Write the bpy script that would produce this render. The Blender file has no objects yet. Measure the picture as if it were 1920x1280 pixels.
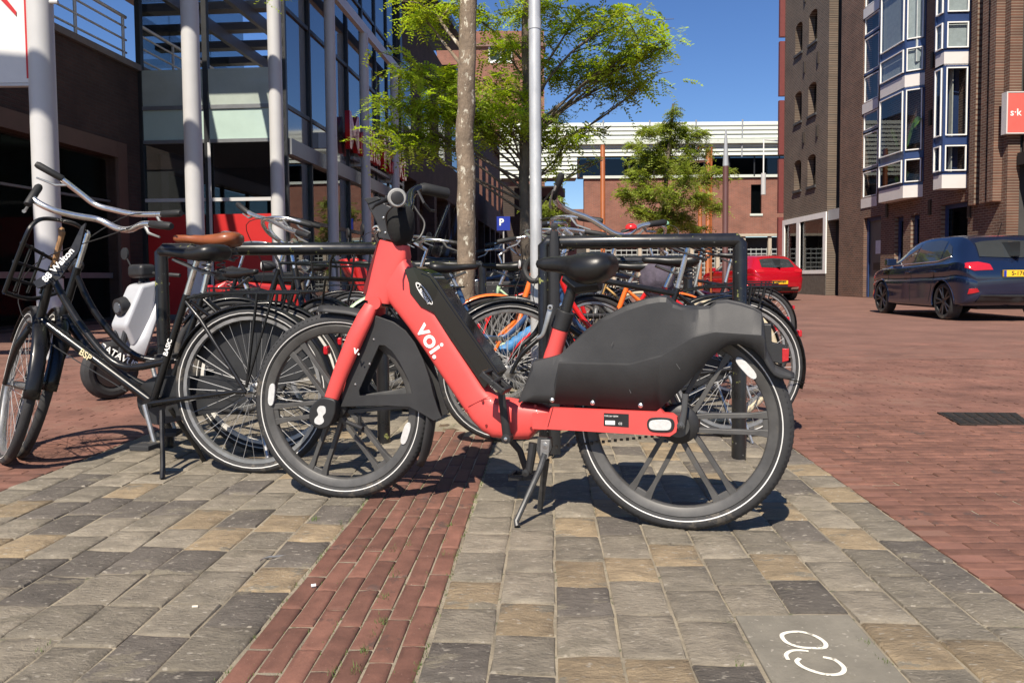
import bpy, bmesh, math, random
from mathutils import Vector, Matrix
from mathutils.geometry import tessellate_polygon
R = math.radians
random.seed(7)
S = bpy.context.scene
C = S.collection
# ---------------------------------------------------------------- camera
H, F, CX, CY = 0.80, 1440.0, 960.0, 590.0
PITCH, ROLL = math.atan(70 / 1440.0), 0.008
cam_d = bpy.data.cameras.new('camera'); cam = bpy.data.objects.new('camera', cam_d); C.objects.link(cam)
cam_d.sensor_width = 36; cam_d.lens = 27; cam_d.shift_y = -50 / 1920.0
cam_d.clip_start = 0.05; cam_d.clip_end = 1500
CAMM = Matrix.Rotation(math.pi / 2 - PITCH, 4, 'X') @ Matrix.Rotation(-ROLL, 4, 'Z')
cam.matrix_world = Matrix.Translation((0, 0, H)) @ CAMM
S.camera = cam
# ---------------------------------------------------------------- sky and sun
SUN_AZ = math.atan2(-0.30, -0.954)      # where the sun stands, from +Y clockwise
SUN_EL = R(50)
w = bpy.data.worlds.new('World'); S.world = w; w.use_nodes = True
nt = w.node_tree; bg = nt.nodes['Background']
sky = nt.nodes.new('ShaderNodeTexSky'); sky.sky_type = 'NISHITA'; sky.sun_disc = False
sky.sun_elevation = SUN_EL; sky.sun_rotation = SUN_AZ
sky.air_density = 1.0; sky.dust_density = 0.0; sky.ozone_density = 6.0
hs = nt.nodes.new('ShaderNodeHueSaturation'); hs.inputs['Saturation'].default_value = 1.13; hs.inputs['Hue'].default_value = .51
nt.links.new(sky.outputs[0], hs.inputs['Color']); nt.links.new(hs.outputs[0], bg.inputs[0]); bg.inputs[1].default_value = 0.076
sd = bpy.data.lights.new('sun', 'SUN'); sd.energy = 5.0; sd.angle = R(0.53); sd.color = (1.0, 0.905, 0.77)
so = bpy.data.objects.new('sun', sd); C.objects.link(so)
sv = Vector((math.sin(SUN_AZ) * math.cos(SUN_EL), math.cos(SUN_AZ) * math.cos(SUN_EL), math.sin(SUN_EL)))
so.rotation_euler = sv.to_track_quat('Z', 'Y').to_euler(); so.location = sv * 50
vs = S.view_settings
vs.view_transform = 'Standard'; vs.look = 'None'; vs.exposure = 0.66; vs.gamma = 1; vs.use_curve_mapping = False
S.render.engine = 'CYCLES'
S.cycles.max_bounces = 6; S.cycles.transparent_max_bounces = 12
# ---------------------------------------------------------------- helpers
def ray(px, py):
    v = Vector(((px - CX) / F, -(py - CY) / F, -1.0))
    return (CAMM.to_3x3() @ v)
def G(px, py, z=0.0):
    r = ray(px, py); t = (z - H) / r.z
    return Vector((0, 0, H)) + r * t
def P(px, py, d):
    r = ray(px, py); return Vector((0, 0, H)) + r * (d / r.y)

class MB:
    def __init__(s): s.v = []; s.f = []
    def add(s, vs, fs):
        o = len(s.v); s.v += [tuple(p) for p in vs]; s.f += [tuple(i + o for i in f) for f in fs]; return s
    def box(s, c, d, M=None):
        x, y, z = d[0] / 2, d[1] / 2, d[2] / 2
        vs = [Vector((a, b, e)) for a in (-x, x) for b in (-y, y) for e in (-z, z)]
        if M is not None: vs = [M @ p for p in vs]
        c = Vector(c)
        return s.add([p + c for p in vs], [(0, 1, 3, 2), (4, 6, 7, 5), (0, 4, 5, 1), (2, 3, 7, 6), (0, 2, 6, 4), (1, 5, 7, 3)])
    def b2(s, a, b): return s.box([(a[i] + b[i]) / 2 for i in range(3)], [abs(b[i] - a[i]) for i in range(3)])
    def tube(s, pts, r, n=8, closed=False, flat=1.0, up=None):
        pts = [Vector(p) for p in pts]; m = len(pts)
        rs = r if isinstance(r, (list, tuple)) else [r] * m
        T = []
        for i in range(m):
            if closed: t = pts[(i + 1) % m] - pts[i - 1]
            else: t = pts[min(i + 1, m - 1)] - pts[max(i - 1, 0)]
            T.append(t.normalized() if t.length > 1e-9 else Vector((0, 0, 1)))
        ref = Vector(up) if up else (Vector((0, 0, 1)) if abs(T[0].z) < .9 else Vector((1, 0, 0)))
        nrm = (ref - T[0] * ref.dot(T[0])).normalized()
        vs = []
        for i in range(m):
            nrm = (nrm - T[i] * nrm.dot(T[i])).normalized(); b = T[i].cross(nrm)
            for k in range(n):
                a = 2 * math.pi * k / n
                vs.append(pts[i] + (nrm * math.cos(a) + b * math.sin(a) * flat) * rs[i])
        fs = []
        for i in range(m if closed else m - 1):
            j = (i + 1) % m
            for k in range(n):
                l = (k + 1) % n; fs.append((i * n + k, i * n + l, j * n + l, j * n + k))
        if not closed: fs += [tuple(range(n))[::-1], tuple((m - 1) * n + k for k in range(n))]
        return s.add(vs, fs)
    def lathe(s, prof, c, axis='Y', n=32, closed=False, a0=0, a1=2 * math.pi):
        # prof: (radius, offset along axis)
        c = Vector(c); full = abs(a1 - a0 - 2 * math.pi) < 1e-6; m = n if full else n + 1
        vs = []
        for i in range(m):
            a = a0 + (a1 - a0) * i / n
            for r, h in prof:
                q = {'Y': (r * math.cos(a), h, r * math.sin(a)), 'Z': (r * math.cos(a), r * math.sin(a), h), 'X': (h, r * math.cos(a), r * math.sin(a))}[axis]
                vs.append(c + Vector(q))
        k = len(prof); fs = []
        for i in range(n):
            j = (i + 1) % m
            for p in range(k if closed else k - 1):
                q = (p + 1) % k; fs.append((i * k + p, i * k + q, j * k + q, j * k + p))
        return s.add(vs, fs)
    def prism(s, poly, v0, v1, fn=None, holes=()):
        # poly in 2D, extruded along the third axis; fn(a, b, v) -> point (default: (a, v, b))
        fn = fn or (lambda a, b, v: (a, v, b))
        loops = [list(poly)] + [list(h) for h in holes]
        flat = [p for l in loops for p in l]; n = len(flat)
        tris = tessellate_polygon([[Vector((p[0], p[1], 0)) for p in l] for l in loops])
        vs = [fn(p[0], p[1], v0) for p in flat] + [fn(p[0], p[1], v1) for p in flat]
        fs = []
        if len(loops) == 1: fs += [tuple(range(n))[::-1], tuple(range(n, 2 * n))] if convexish(poly) else []
        if not fs:
            for t in tris: fs += [tuple(t), tuple(i + n for i in t[::-1])]
        o = 0
        for l in loops:
            m = len(l)
            for i in range(m):
                j = (i + 1) % m; fs.append((o + i, o + j, o + j + n, o + i + n))
            o += m
        return s.add(vs, fs)
    def loft(s, rows, close_u=False, close_v=False, caps=False):
        n = len(rows[0]); m = len(rows); vs = [p for r in rows for p in r]; fs = []
        for i in range(m if close_u else m - 1):
            j = (i + 1) % m
            for k in range(n if close_v else n - 1):
                l = (k + 1) % n; fs.append((i * n + k, i * n + l, j * n + l, j * n + k))
        if caps: fs += [tuple(range(n))[::-1], tuple((m - 1) * n + k for k in range(n))]
        return s.add(vs, fs)
    def mesh(s, name, angle=35):
        me = bpy.data.meshes.new(name); me.from_pydata(s.v, [], s.f)
        bm = bmesh.new(); bm.from_mesh(me); bmesh.ops.recalc_face_normals(bm, faces=bm.faces); bm.to_mesh(me); bm.free()
        me.polygons.foreach_set('use_smooth', [True] * len(me.polygons)); me.set_sharp_from_angle(angle=R(angle))
        return me
    def build(s, name, mat, parent=None, angle=35, bevel=0, seg=2, solid=0, M=None):
        return obj(name, s.mesh(name, angle), mat, parent, bevel, seg, solid, M)
def convexish(p):
    sg = 0; n = len(p)
    for i in range(n):
        a, b, c = p[i], p[(i + 1) % n], p[(i + 2) % n]
        k = (b[0] - a[0]) * (c[1] - b[1]) - (b[1] - a[1]) * (c[0] - b[0])
        if abs(k) < 1e-12: continue
        if sg and (k > 0) != (sg > 0): return False
        sg = k
    return True
def obj(name, me, mat, parent=None, bevel=0, seg=2, solid=0, M=None):
    o = bpy.data.objects.new(name, me); C.objects.link(o)
    if mat is not None and not me.materials: me.materials.append(mat)
    if parent: o.parent = parent
    if M is not None: o.matrix_local = M
    if solid:
        m = o.modifiers.new('solid', 'SOLIDIFY'); m.thickness = solid; m.offset = 0
    if bevel:
        m = o.modifiers.new('bevel', 'BEVEL'); m.width = bevel; m.segments = seg; m.limit_method = 'ANGLE'; m.angle_limit = R(40)
        m.harden_normals = True
    return o
def empty(name, label=None, cat=None, group=None, M=None, loc=None):
    o = bpy.data.objects.new(name, None); C.objects.link(o); o.empty_display_size = .1
    if M is not None: o.matrix_world = M
    if loc is not None: o.location = loc
    return tag(o, label, cat, group)
def tag(o, label=None, cat=None, group=None, kind=None):
    if label: o['label'] = label
    if cat: o['category'] = cat
    if group: o['group'] = group
    if kind: o['kind'] = kind
    return o
def copy_tree(o, parent=None):
    c = o.copy(); C.objects.link(c); c.parent = parent
    for ch in list(o.children): copy_tree(ch, c)
    return c
def catmull(pts, n=6, closed=False):
    pts = [Vector(p) for p in pts]; out = []; m = len(pts)
    for i in range(m if closed else m - 1):
        g = lambda k: pts[k % m] if closed else pts[max(0, min(m - 1, k))]
        p0, p1, p2, p3 = g(i - 1), g(i), g(i + 1), g(i + 2)
        for j in range(n):
            t = j / n
            out.append(0.5 * ((2 * p1) + (p2 - p0) * t + (2 * p0 - 5 * p1 + 4 * p2 - p3) * t * t + (3 * p1 - p0 - 3 * p2 + p3) * t ** 3))
    if not closed: out.append(pts[-1])
    return out
TEXTS = []
def text(name, s, size, mat, parent, M, offset=0.0, ex=0.0006, align='CENTER'):
    TEXTS.append((name, s, size, mat, parent, M, offset, ex, align))
def flush_texts():
    tmp = []
    for (name, s, size, mat, parent, M, off, ex, al) in TEXTS:
        cu = bpy.data.curves.new(name, 'FONT'); cu.body = s; cu.size = size; cu.align_x = al; cu.align_y = 'CENTER'
        cu.offset = off; cu.extrude = ex; cu.resolution_u = 4
        o = bpy.data.objects.new('tmp', cu); C.objects.link(o); tmp.append(o)
    dg = bpy.context.evaluated_depsgraph_get(); dg.update()
    for o, (name, s, size, mat, parent, M, off, ex, al) in zip(tmp, TEXTS):
        me = bpy.data.meshes.new_from_object(o.evaluated_get(dg)); me.materials.clear()
        n = obj(name, me, mat, parent); n.matrix_local = M
    for o in tmp:
        cu = o.data; bpy.data.objects.remove(o); bpy.data.curves.remove(cu)
def frame3(o, x, y):
    # matrix with local x along x, local y towards y, origin o
    x = Vector(x).normalized(); z = x.cross(Vector(y)).normalized(); y = z.cross(x)
    M = Matrix((x, y, z)).transposed().to_4x4(); M.translation = Vector(o); return M
# ---------------------------------------------------------------- materials
MATS = {}
def mat(name, col, rough=.5, metal=0.0, var=.12, scale=8, bump=0.0, bscale=60, rand=0.0, spec=.5, coat=0, spots=None, speck=None, coords='Object', stretch=None):
    if name in MATS: return MATS[name]
    m = bpy.data.materials.new(name); m.use_nodes = True; t = m.node_tree; N = t.nodes; L = t.links
    b = N['Principled BSDF']; b.inputs['Roughness'].default_value = rough; b.inputs['Metallic'].default_value = metal
    b.inputs['Specular IOR Level'].default_value = spec; b.inputs['Coat Weight'].default_value = coat; b.inputs['Coat Roughness'].default_value = .05
    tc = N.new('ShaderNodeTexCoord'); co = N.new('ShaderNodeNewGeometry').outputs['Position'] if coords == 'World' else tc.outputs[coords]
    if stretch:
        mp = N.new('ShaderNodeMapping'); mp.inputs['Scale'].default_value = stretch; L.new(co, mp.inputs[0]); co = mp.outputs[0]
    c0 = N.new('ShaderNodeRGB'); c0.outputs[0].default_value = (*col, 1); out = c0.outputs[0]
    if var:
        n = N.new('ShaderNodeTexNoise'); n.inputs['Scale'].default_value = scale; n.inputs['Detail'].default_value = 6; n.inputs['Roughness'].default_value = .65
        L.new(co, n.inputs['Vector'])
        r = N.new('ShaderNodeMapRange'); r.inputs[1].default_value = .3; r.inputs[2].default_value = .7; r.inputs[3].default_value = 1 - var; r.inputs[4].default_value = 1 + var
        L.new(n.outputs[0], r.inputs[0])
        h = N.new('ShaderNodeHueSaturation'); L.new(r.outputs[0], h.inputs['Value']); L.new(out, h.inputs['Color']); out = h.outputs[0]
        r2 = N.new('ShaderNodeMapRange'); r2.inputs[3].default_value = max(.02, rough - var * .6); r2.inputs[4].default_value = min(1, rough + var * .6)
        L.new(n.outputs[0], r2.inputs[0]); L.new(r2.outputs[0], b.inputs['Roughness'])
    if rand:
        oi = N.new('ShaderNodeObjectInfo'); r = N.new('ShaderNodeMapRange'); r.inputs[3].default_value = 1 - rand; r.inputs[4].default_value = 1 + rand
        L.new(oi.outputs['Random'], r.inputs[0]); h = N.new('ShaderNodeHueSaturation'); L.new(r.outputs[0], h.inputs['Value']); L.new(out, h.inputs['Color']); out = h.outputs[0]
    if spots:   # (colour, scale, threshold): blotches of wear or lichen
        n = N.new('ShaderNodeTexNoise'); n.inputs['Scale'].default_value = spots[1]; n.inputs['Detail'].default_value = 8; n.inputs['Roughness'].default_value = .7; L.new(co, n.inputs['Vector'])
        r = N.new('ShaderNodeMapRange'); r.inputs[1].default_value = spots[2]; r.inputs[2].default_value = spots[2] + .04; L.new(n.outputs[0], r.inputs[0])
        x = N.new('ShaderNodeMix'); x.data_type = 'RGBA'; L.new(r.outputs[0], x.inputs[0]); L.new(out, x.inputs[6]); x.inputs[7].default_value = (*spots[0], 1); out = x.outputs[2]
    if speck:
        n = N.new('ShaderNodeTexNoise'); n.inputs['Scale'].default_value = speck[1]; n.inputs['Detail'].default_value = 2; L.new(co, n.inputs['Vector'])
        r = N.new('ShaderNodeMapRange'); r.inputs[1].default_value = speck[2]; r.inputs[2].default_value = speck[2] + .06; r.inputs[4].default_value = .7; L.new(n.outputs[0], r.inputs[0])
        x = N.new('ShaderNodeMix'); x.data_type = 'RGBA'; L.new(r.outputs[0], x.inputs[0]); L.new(out, x.inputs[6]); x.inputs[7].default_value = (*speck[0], 1); out = x.outputs[2]
    L.new(out, b.inputs['Base Color'])
    if bump:
        n = N.new('ShaderNodeTexNoise'); n.inputs['Scale'].default_value = bscale; n.inputs['Detail'].default_value = 8; n.inputs['Roughness'].default_value = .7; L.new(co, n.inputs['Vector'])
        bp = N.new('ShaderNodeBump'); bp.inputs['Strength'].default_value = 1; bp.inputs['Distance'].default_value = bump; L.new(n.outputs[0], bp.inputs['Height']); L.new(bp.outputs[0], b.inputs['Normal'])
    MATS[name] = m; return m
def brickmat(name, c1, c2, mortar, bw, bh, mt=.008, var=.25, bump=.006, rough=.9, axes='XZ', ms=None):
    # masonry too far to tell the bricks apart: axes choose the object-space plane
    if name in MATS: return MATS[name]
    m = bpy.data.materials.new(name); m.use_nodes = True; t = m.node_tree; N = t.nodes; L = t.links
    b = N['Principled BSDF']; b.inputs['Roughness'].default_value = rough
    tc = N.new('ShaderNodeTexCoord'); sp = N.new('ShaderNodeSeparateXYZ'); L.new(tc.outputs['Object'], sp.inputs[0])
    cb = N.new('ShaderNodeCombineXYZ'); L.new(sp.outputs['XYZ'.index(axes[0])], cb.inputs[0]); L.new(sp.outputs['XYZ'.index(axes[1])], cb.inputs[1])
    br = N.new('ShaderNodeTexBrick'); L.new(cb.outputs[0], br.inputs['Vector'])
    br.inputs['Color1'].default_value = (*c1, 1); br.inputs['Color2'].default_value = (*c2, 1); br.inputs['Mortar'].default_value = (*mortar, 1)
    br.inputs['Scale'].default_value = 1; br.inputs['Brick Width'].default_value = bw; br.inputs['Row Height'].default_value = bh; br.inputs['Mortar Size'].default_value = mt; br.inputs['Bias'].default_value = 0
    n = N.new('ShaderNodeTexNoise'); n.inputs['Scale'].default_value = 1.1; n.inputs['Detail'].default_value = 7; n.inputs['Roughness'].default_value = .65; L.new(tc.outputs['Object'], n.inputs['Vector'])
    r = N.new('ShaderNodeMapRange'); r.inputs[1].default_value = .3; r.inputs[2].default_value = .7; r.inputs[3].default_value = 1 - var; r.inputs[4].default_value = 1 + var; L.new(n.outputs[0], r.inputs[0])
    h = N.new('ShaderNodeHueSaturation'); L.new(br.outputs['Color'], h.inputs['Color']); L.new(r.outputs[0], h.inputs['Value']); L.new(h.outputs[0], b.inputs['Base Color'])
    bp = N.new('ShaderNodeBump'); bp.inputs['Distance'].default_value = bump; bp.invert = True; L.new(br.outputs['Fac'], bp.inputs['Height']); L.new(bp.outputs[0], b.inputs['Normal'])
    MATS[name] = m; return m
def glassmat(name, tint=(.5, .55, .55), ior=1.7, rough=.0):
    if name in MATS: return MATS[name]
    m = bpy.data.materials.new(name); m.use_nodes = True; t = m.node_tree; N = t.nodes; L = t.links
    N.remove(N['Principled BSDF']); o = N['Material Output']
    tr = N.new('ShaderNodeBsdfTransparent'); tr.inputs[0].default_value = (*tint, 1)
    gl = N.new('ShaderNodeBsdfGlossy'); gl.inputs['Roughness'].default_value = rough; gl.inputs['Color'].default_value = (.95, .97, 1, 1)
    fr = N.new('ShaderNodeFresnel'); ge = N.new('ShaderNodeNewGeometry'); mi = N.new('ShaderNodeMix'); mi.inputs[2].default_value = ior; mi.inputs[3].default_value = 1 / ior; L.new(ge.outputs['Backfacing'], mi.inputs[0]); L.new(mi.outputs[0], fr.inputs[0])
    mx = N.new('ShaderNodeMixShader'); L.new(fr.outputs[0], mx.inputs[0]); L.new(tr.outputs[0], mx.inputs[1]); L.new(gl.outputs[0], mx.inputs[2]); L.new(mx.outputs[0], o.inputs[0])
    MATS[name] = m; return m
BLACK = mat('black_paint', (.009, .009, .0095), .3, 0, .25, 14, coat=.1, spec=.4)
BLACKW = mat('worn_black_paint', (.014, .014, .015), .35, 0, .3, 10, spots=((.55, .55, .53), 26, .69), coat=.2)
RUBBER = mat('tyre_rubber', (.028, .028, .029), .75, 0, .25, 12, bump=.0015, bscale=120, spots=((.085, .075, .062), 5, .58))
PLASTIC = mat('black_plastic', (.018, .018, .019), .5, 0, .15, 20, bump=.0004, bscale=300)
CHROME = mat('chrome', (.72, .71, .69), .24, .9, .15, 20)
STEEL = mat('galvanised_steel', (.56, .56, .55), .42, .45, .18, 14, stretch=(1, 1, .3))
ALU = mat('brushed_aluminium', (.40, .40, .39), .4, .8, .15, 30)
RUST = mat('rusty_steel', (.30, .17, .08), .7, .3, .4, 30)
WHITE = mat('white_paint', (.78, .78, .76), .5, 0, .05, 5)
REFL = mat('white_reflector', (.55, .55, .54), .3, 0, .12, 90, bump=.0008, bscale=260)
REDREF = mat('red_lens', (.42, .012, .02), .15, 0, .15, 60, coat=.6)
# ---------------------------------------------------------------- ground
KA = 0.049                                   # the paving runs slightly to the right
def pav(a, b, z=0.0): return Vector((a + KA * b, b, z))
SAND = mat('joint_sand', (.26, .225, .165), .95, 0, .35, 5, bump=.006, bscale=90, speck=((.05, .07, .025), 30, .64))
gm = MB(); gm.add([(-400, -60, -.03), (400, -60, -.03), (400, 700, -.03), (-400, 700, -.03)], [(0, 1, 2, 3)])
g_o = gm.build('ground', SAND); tag(g_o, kind='structure')
ROADM = brickmat('road_brick_far', (.188, .090, .066), (.162, .080, .060), (.175, .11, .083), .21, .055, .004, .28, .003, .85, 'XY')
# carriageway and plaza of clinkers, far part; near bricks are laid singly below
def sheet(name, pts, z, m):
    b = MB(); b.add([(p[0], p[1], z) for p in pts], [tuple(range(len(pts)))]); o = b.build(name, m); tag(o, kind='structure'); return o
A_L0, A_L1, A_S1, A_R1 = -2.10, -0.664, -0.272, 1.125
YE = 6.6
bed = MB(); bed.add([tuple(pav(a, b, -.0040)) for a, b in ((A_L0, .8), (A_R1, .8), (A_R1, 7.0), (A_L0, 7.0))], [(0, 1, 2, 3)]); tag(bed.build('sand_bed', SAND), kind='structure')
def side(a, ys): return [pav(a, y)[:2] for y in ys]
sheet('road', side(A_R1 + .01, (9,)) + side(A_R1 + .01, (7.2,)) + [(60, 7.2), (60, 160), (-40, 160), (-40, 9)], 0.0, ROADM)
b = sheet('plaza', side(A_L0 - .01, (9,)) + side(A_L0 - .01, (7.2,)) + [(-40, 7.2), (-40, 9)], 0.0, ROADM)
# blocks with a slightly uneven, rounded top (bevel ring + crowned top), 12-50 triangles
def block(name, lx, ly, h, m, rnd=.004, up=.0025, grid=3):
    b = MB(); x, y = lx / 2, ly / 2
    e = rnd; rows = []
    def ring(ix, z, j=0): return [(-x + ix + random.uniform(-j, j), -y + ix + random.uniform(-j, j), z), (x - ix + random.uniform(-j, j), -y + ix + random.uniform(-j, j), z), (x - ix + random.uniform(-j, j), y - ix + random.uniform(-j, j), z), (-x + ix + random.uniform(-j, j), y - ix + random.uniform(-j, j), z)]
    def ring8(ix, z, j):
        c = [(-1, -1), (0, -1), (1, -1), (1, 0), (1, 1), (0, 1), (-1, 1), (-1, 0)]
        return [((x - ix) * u + random.uniform(-j, j), (y - ix) * v + random.uniform(-j, j), z + random.uniform(-up, up) * .6) for u, v in c]
    j = rnd * .55
    rows = [ring8(0, -h, 0), ring8(0, -rnd * 1.2, j), ring8(e, 0, j), ring8(min(x, y) * .5, up * random.uniform(-.2, 1), j)]
    b.loft(rows, close_v=True); n = len(b.v)
    b.f.append(tuple(range(n - 8, n)))
    me = b.mesh(name, 60); me.materials.append(m); return me
def stonemat(nm, col, v=.3): return mat(nm, col, .9, 0, v, 11, bump=.013, bscale=48, rand=.14, speck=((.40, .36, .295), 42, .632), spots=((.20, .175, .13), 4.5, .57), coords='World', stretch=(1, 1.9, 1))
ST = [stonemat('grey_green_stone', (.204, .178, .136)), stonemat('grey_stone', (.246, .213, .162)), stonemat('dark_basalt', (.130, .113, .094), .3), stonemat('ochre_stone', (.285, .218, .135))]
WT = [.33, .31, .22, .14]
CW = 0.1397
sm = [[block('stone_sett', CW - .005, ly - .005, .05, m, .0035, .004) for ly in (.17, .19, .205) for _ in range(3)] for m in ST]
LYS = (.17, .19, .205)
def in_view(x, y, pad=.25): return abs(x) < y * .685 + pad and y > 1.30
def stones(name, a0, ncol, cw, nsingle_y, seed, tile=None):
    rng = random.Random(seed)
    root = MB(); root.b2((-.01, 0, -.06), (ncol * cw + .01, .02, -.055)); root = root.build(name, SAND); root.location = pav(a0, 7.0, -.02)
    tag(root, kind='structure'); far = MB(); prev = -1
    for c in range(ncol):
        y = .42 + rng.random() * .2
        if tile and c in tile[:2]: y = tile[2]
        while y < 7.0:
            li = rng.randrange(3); ly = LYS[li]
            k = rng.choices(range(4), WT)[0]
            if k == prev and k >= 2: k = rng.choices(range(4), WT)[0]
            prev = k
            ctr = pav(a0 + (c + .5) * cw, y + ly / 2)
            if not (ctr.y > 3.95 and -.62 < ctr.x < .08 and ctr.y < 5.9):
                z = rng.uniform(-.0015, .002)
                if ctr.y < nsingle_y and in_view(ctr.x, ctr.y):
                    o = obj('stone_sett', sm[k][li * 3 + rng.randrange(3)], None)
                    o.parent = root; o.location = ctr + Vector((0, 0, z)) - root.location
                    o.rotation_euler = (rng.gauss(0, .008), rng.gauss(0, .008), -KA + rng.gauss(0, .010) + (math.pi if rng.random() < .5 else 0)); o.scale = (cw / CW, 1, 1)
                else:
                    Mz = Matrix.Rotation(-KA, 3, 'Z')
                    far.box(ctr - root.location + Vector((0, 0, z - .025)), (cw - .008, ly - .008, .05), Mz)
            y += ly
    f = far.build('stone_setts_beyond', mat('far_stone', (.15, .135, .11), .9, 0, .4, 5, bump=.004, bscale=40, speck=((.36, .33, .29), 90, .67)), root, bevel=0); f['kind'] = 'stuff'
    return root
# bicycle tile near the right lower corner
TL0, TL1, TL2, TL3 = G(1362, 1168), G(1562, 1170), G(1700, 1290), G(1415, 1310)
tile_hole = (TL0.x - .02, 1.30, TL1.x + .05, TL0.y + .01)
stones('stone_paving_right', A_S1 + .004, 10, (A_R1 - A_S1 - .004) / 10, 4.35, 9, (5, 6, 1.785))
stones('stone_paving_left', A_L0, 10, (A_L1 - A_L0 - .004) / 10, 4.35, 11)
# red clinker strip
BR = mat('red_clinker', (.145, .066, .046), .85, 0, .3, 13, bump=.002, bscale=90, rand=.22, speck=((.28, .17, .13), 150, .70), spots=((.085, .048, .038), 5, .60), coords='World')
brk = [block('brick', .0525, .196, .05, BR, .003, .002) for _ in range(8)]
root = MB(); root.b2((0, 0, -.06), (.39, .02, -.055)); root = root.build('brick_strip', SAND); root.location = pav(A_L1, 7.0, -.02); tag(root, kind='structure')
rng = random.Random(3); far = MB()
for c in range(7):
    y = .4 + (c % 2) * .1 + rng.random() * .06
    while y < 7.0:
        ctr = pav(A_L1 + .002 + (c + .5) * .0555, y + .1)
        if not (ctr.y > 3.95 and -.62 < ctr.x < .08 and ctr.y < 5.9):
            if ctr.y < 4.4 and in_view(ctr.x, ctr.y):
                o = obj('brick', brk[rng.randrange(8)], None, root); o.location = ctr - root.location + Vector((0, 0, rng.uniform(-.0015, .0015)))
                o.rotation_euler = (rng.gauss(0, .006), rng.gauss(0, .010), -KA + rng.gauss(0, .009) + (math.pi if rng.random() < .5 else 0))
            else: far.box(ctr - root.location + Vector((0, 0, -.025)), (.049, .195, .05), Matrix.Rotation(-KA, 3, 'Z'))
        y += .2 + rng.uniform(0, .006)
f = far.build('bricks_beyond', BR, root); f['kind'] = 'stuff'
# clinkers of the road (right) and of the plaza (left), laid across
def crossbricks(name, a_edge, sgn, y0, y1, ysingle, seed):
    rng = random.Random(seed); me = [block('brick', .201, .0510, .05, BR, .0028, .002) for _ in range(6)]
    root = MB(); root.b2((0, 0, -.06), (sgn * .1, .02, -.055)); root = root.build(name, SAND); root.location = pav(a_edge, 8.9, -.02); tag(root, kind='structure')
    far = MB(); y = y0; r = 0; n = 0
    while y < y1:
        x = pav(a_edge, y).x + sgn * .004; first = .205 if r % 2 else .1
        lim = y * .70 + 2.6
        while abs(x) < lim:
            ln = first; first = .205
            cx = x + sgn * ln / 2
            if ln > .15 and y < ysingle and n < 295 and abs(cx) < y * .70 + .25 and y > 1.65:
                o = obj('brick', me[rng.randrange(6)], None, root); n += 1
                o.location = Vector((cx, y + .027, rng.uniform(-.003, .001))) - root.location
                o.rotation_euler = (rng.gauss(0, .012), rng.gauss(0, .006), rng.gauss(0, .006) + (math.pi if rng.random() < .5 else 0))
            else:
                far.box(Vector((cx, y + .027, -.025 + rng.uniform(-.0025, .001))) - root.location, (ln - .004, .051, .05), Matrix.Rotation(rng.gauss(0, .004), 3, 'Z'))
            x += sgn * ln
        y += .0535; r += 1
    f = far.build('bricks_beyond', mat('far_clinker', (.172, .081, .059), .86, 0, .42, 2.2, bump=.002, bscale=80, spots=((.19, .10, .073), 1.3, .54), coords='World', speck=((.28, .17, .13), 110, .70)), root); f['kind'] = 'stuff'
for nm_, pts_ in (('road_bed', ((A_R1, .8), (A_R1 + 9, .8), (A_R1 + 9, 7.15), (A_R1, 7.15))), ('plaza_bed', ((A_L0 - 9, .8), (A_L0, .8), (A_L0, 7.15), (A_L0 - 9, 7.15)))):
    bed = MB(); bed.add([tuple(pav(a, b, -.0055)) for a, b in pts_], [(0, 1, 2, 3)]); tag(bed.build(nm_, SAND), kind='structure')
crossbricks('brick_road', A_R1, 1, .6, 8.95, 4.3, 21)
crossbricks('brick_plaza', A_L0, -1, .6, 8.95, 3.9, 22)
# kerb of small bricks is flush: fill between fields behind the racks
sheet('path', [pav(A_L0 - .01, 6.9)[:2], pav(A_R1 + .02, 6.9)[:2], pav(A_R1 + .02, 9.05)[:2], pav(A_L0 - .01, 9.05)[:2]], -.002, ROADM)
# tree pit with bare earth
SOIL = mat('bare_earth', (.115, .080, .050), .95, 0, .4, 6, bump=.02, bscale=30, speck=((.22, .17, .11), 60, .66))
b = MB(); n = 26; rows = []
for i in range(n + 1):
    rows.append([(-.62 + .70 * k / 16 + random.uniform(-.01, .01), 3.95 + 1.95 * i / n, -.02 + .018 * math.sin(i * .9 + k) + random.uniform(-.012, .016) - (.02 if i in (0, n) or k in (0, 16) else 0)) for k in range(17)])
b.loft(rows); o = b.build('tree_pit_earth', SOIL, angle=80); tag(o, 'bare brown earth around the foot of the near tree', 'earth', kind='stuff')
# tile with a painted bicycle sign
TILE = mat('concrete_tile', (.175, .16, .128), .85, 0, .2, 10, bump=.002, bscale=80, speck=((.34, .31, .26), 70, .65), spots=((.16, .145, .11), 5, .6))
def quad_prism(q, z0, z1): return MB().add([(p.x, p.y, z0) for p in q] + [(p.x, p.y, z1) for p in q], [(3, 2, 1, 0), (4, 5, 6, 7), (0, 1, 5, 4), (1, 2, 6, 5), (2, 3, 7, 6), (3, 0, 4, 7)])
ca_ = A_S1 + .004; cw_ = (A_R1 - ca_) / 10
tl = [pav(ca_ + 5 * cw_ + .005, 1.775), pav(ca_ + 7 * cw_ - .005, 1.775), pav(ca_ + 7 * cw_ - .005, 1.32), pav(ca_ + 5 * cw_ + .005, 1.32)]
pt = quad_prism(tl, -.05, .0015).build('paving_tile', TILE, None, bevel=.004); tag(pt, 'grey concrete tile with a painted white bicycle sign in the paving', 'tile')
SIGNW = mat('worn_white_paint', (.72, .70, .60), .7, 0, .15, 40, spots=((.30, .28, .23), 60, .585))
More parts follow.
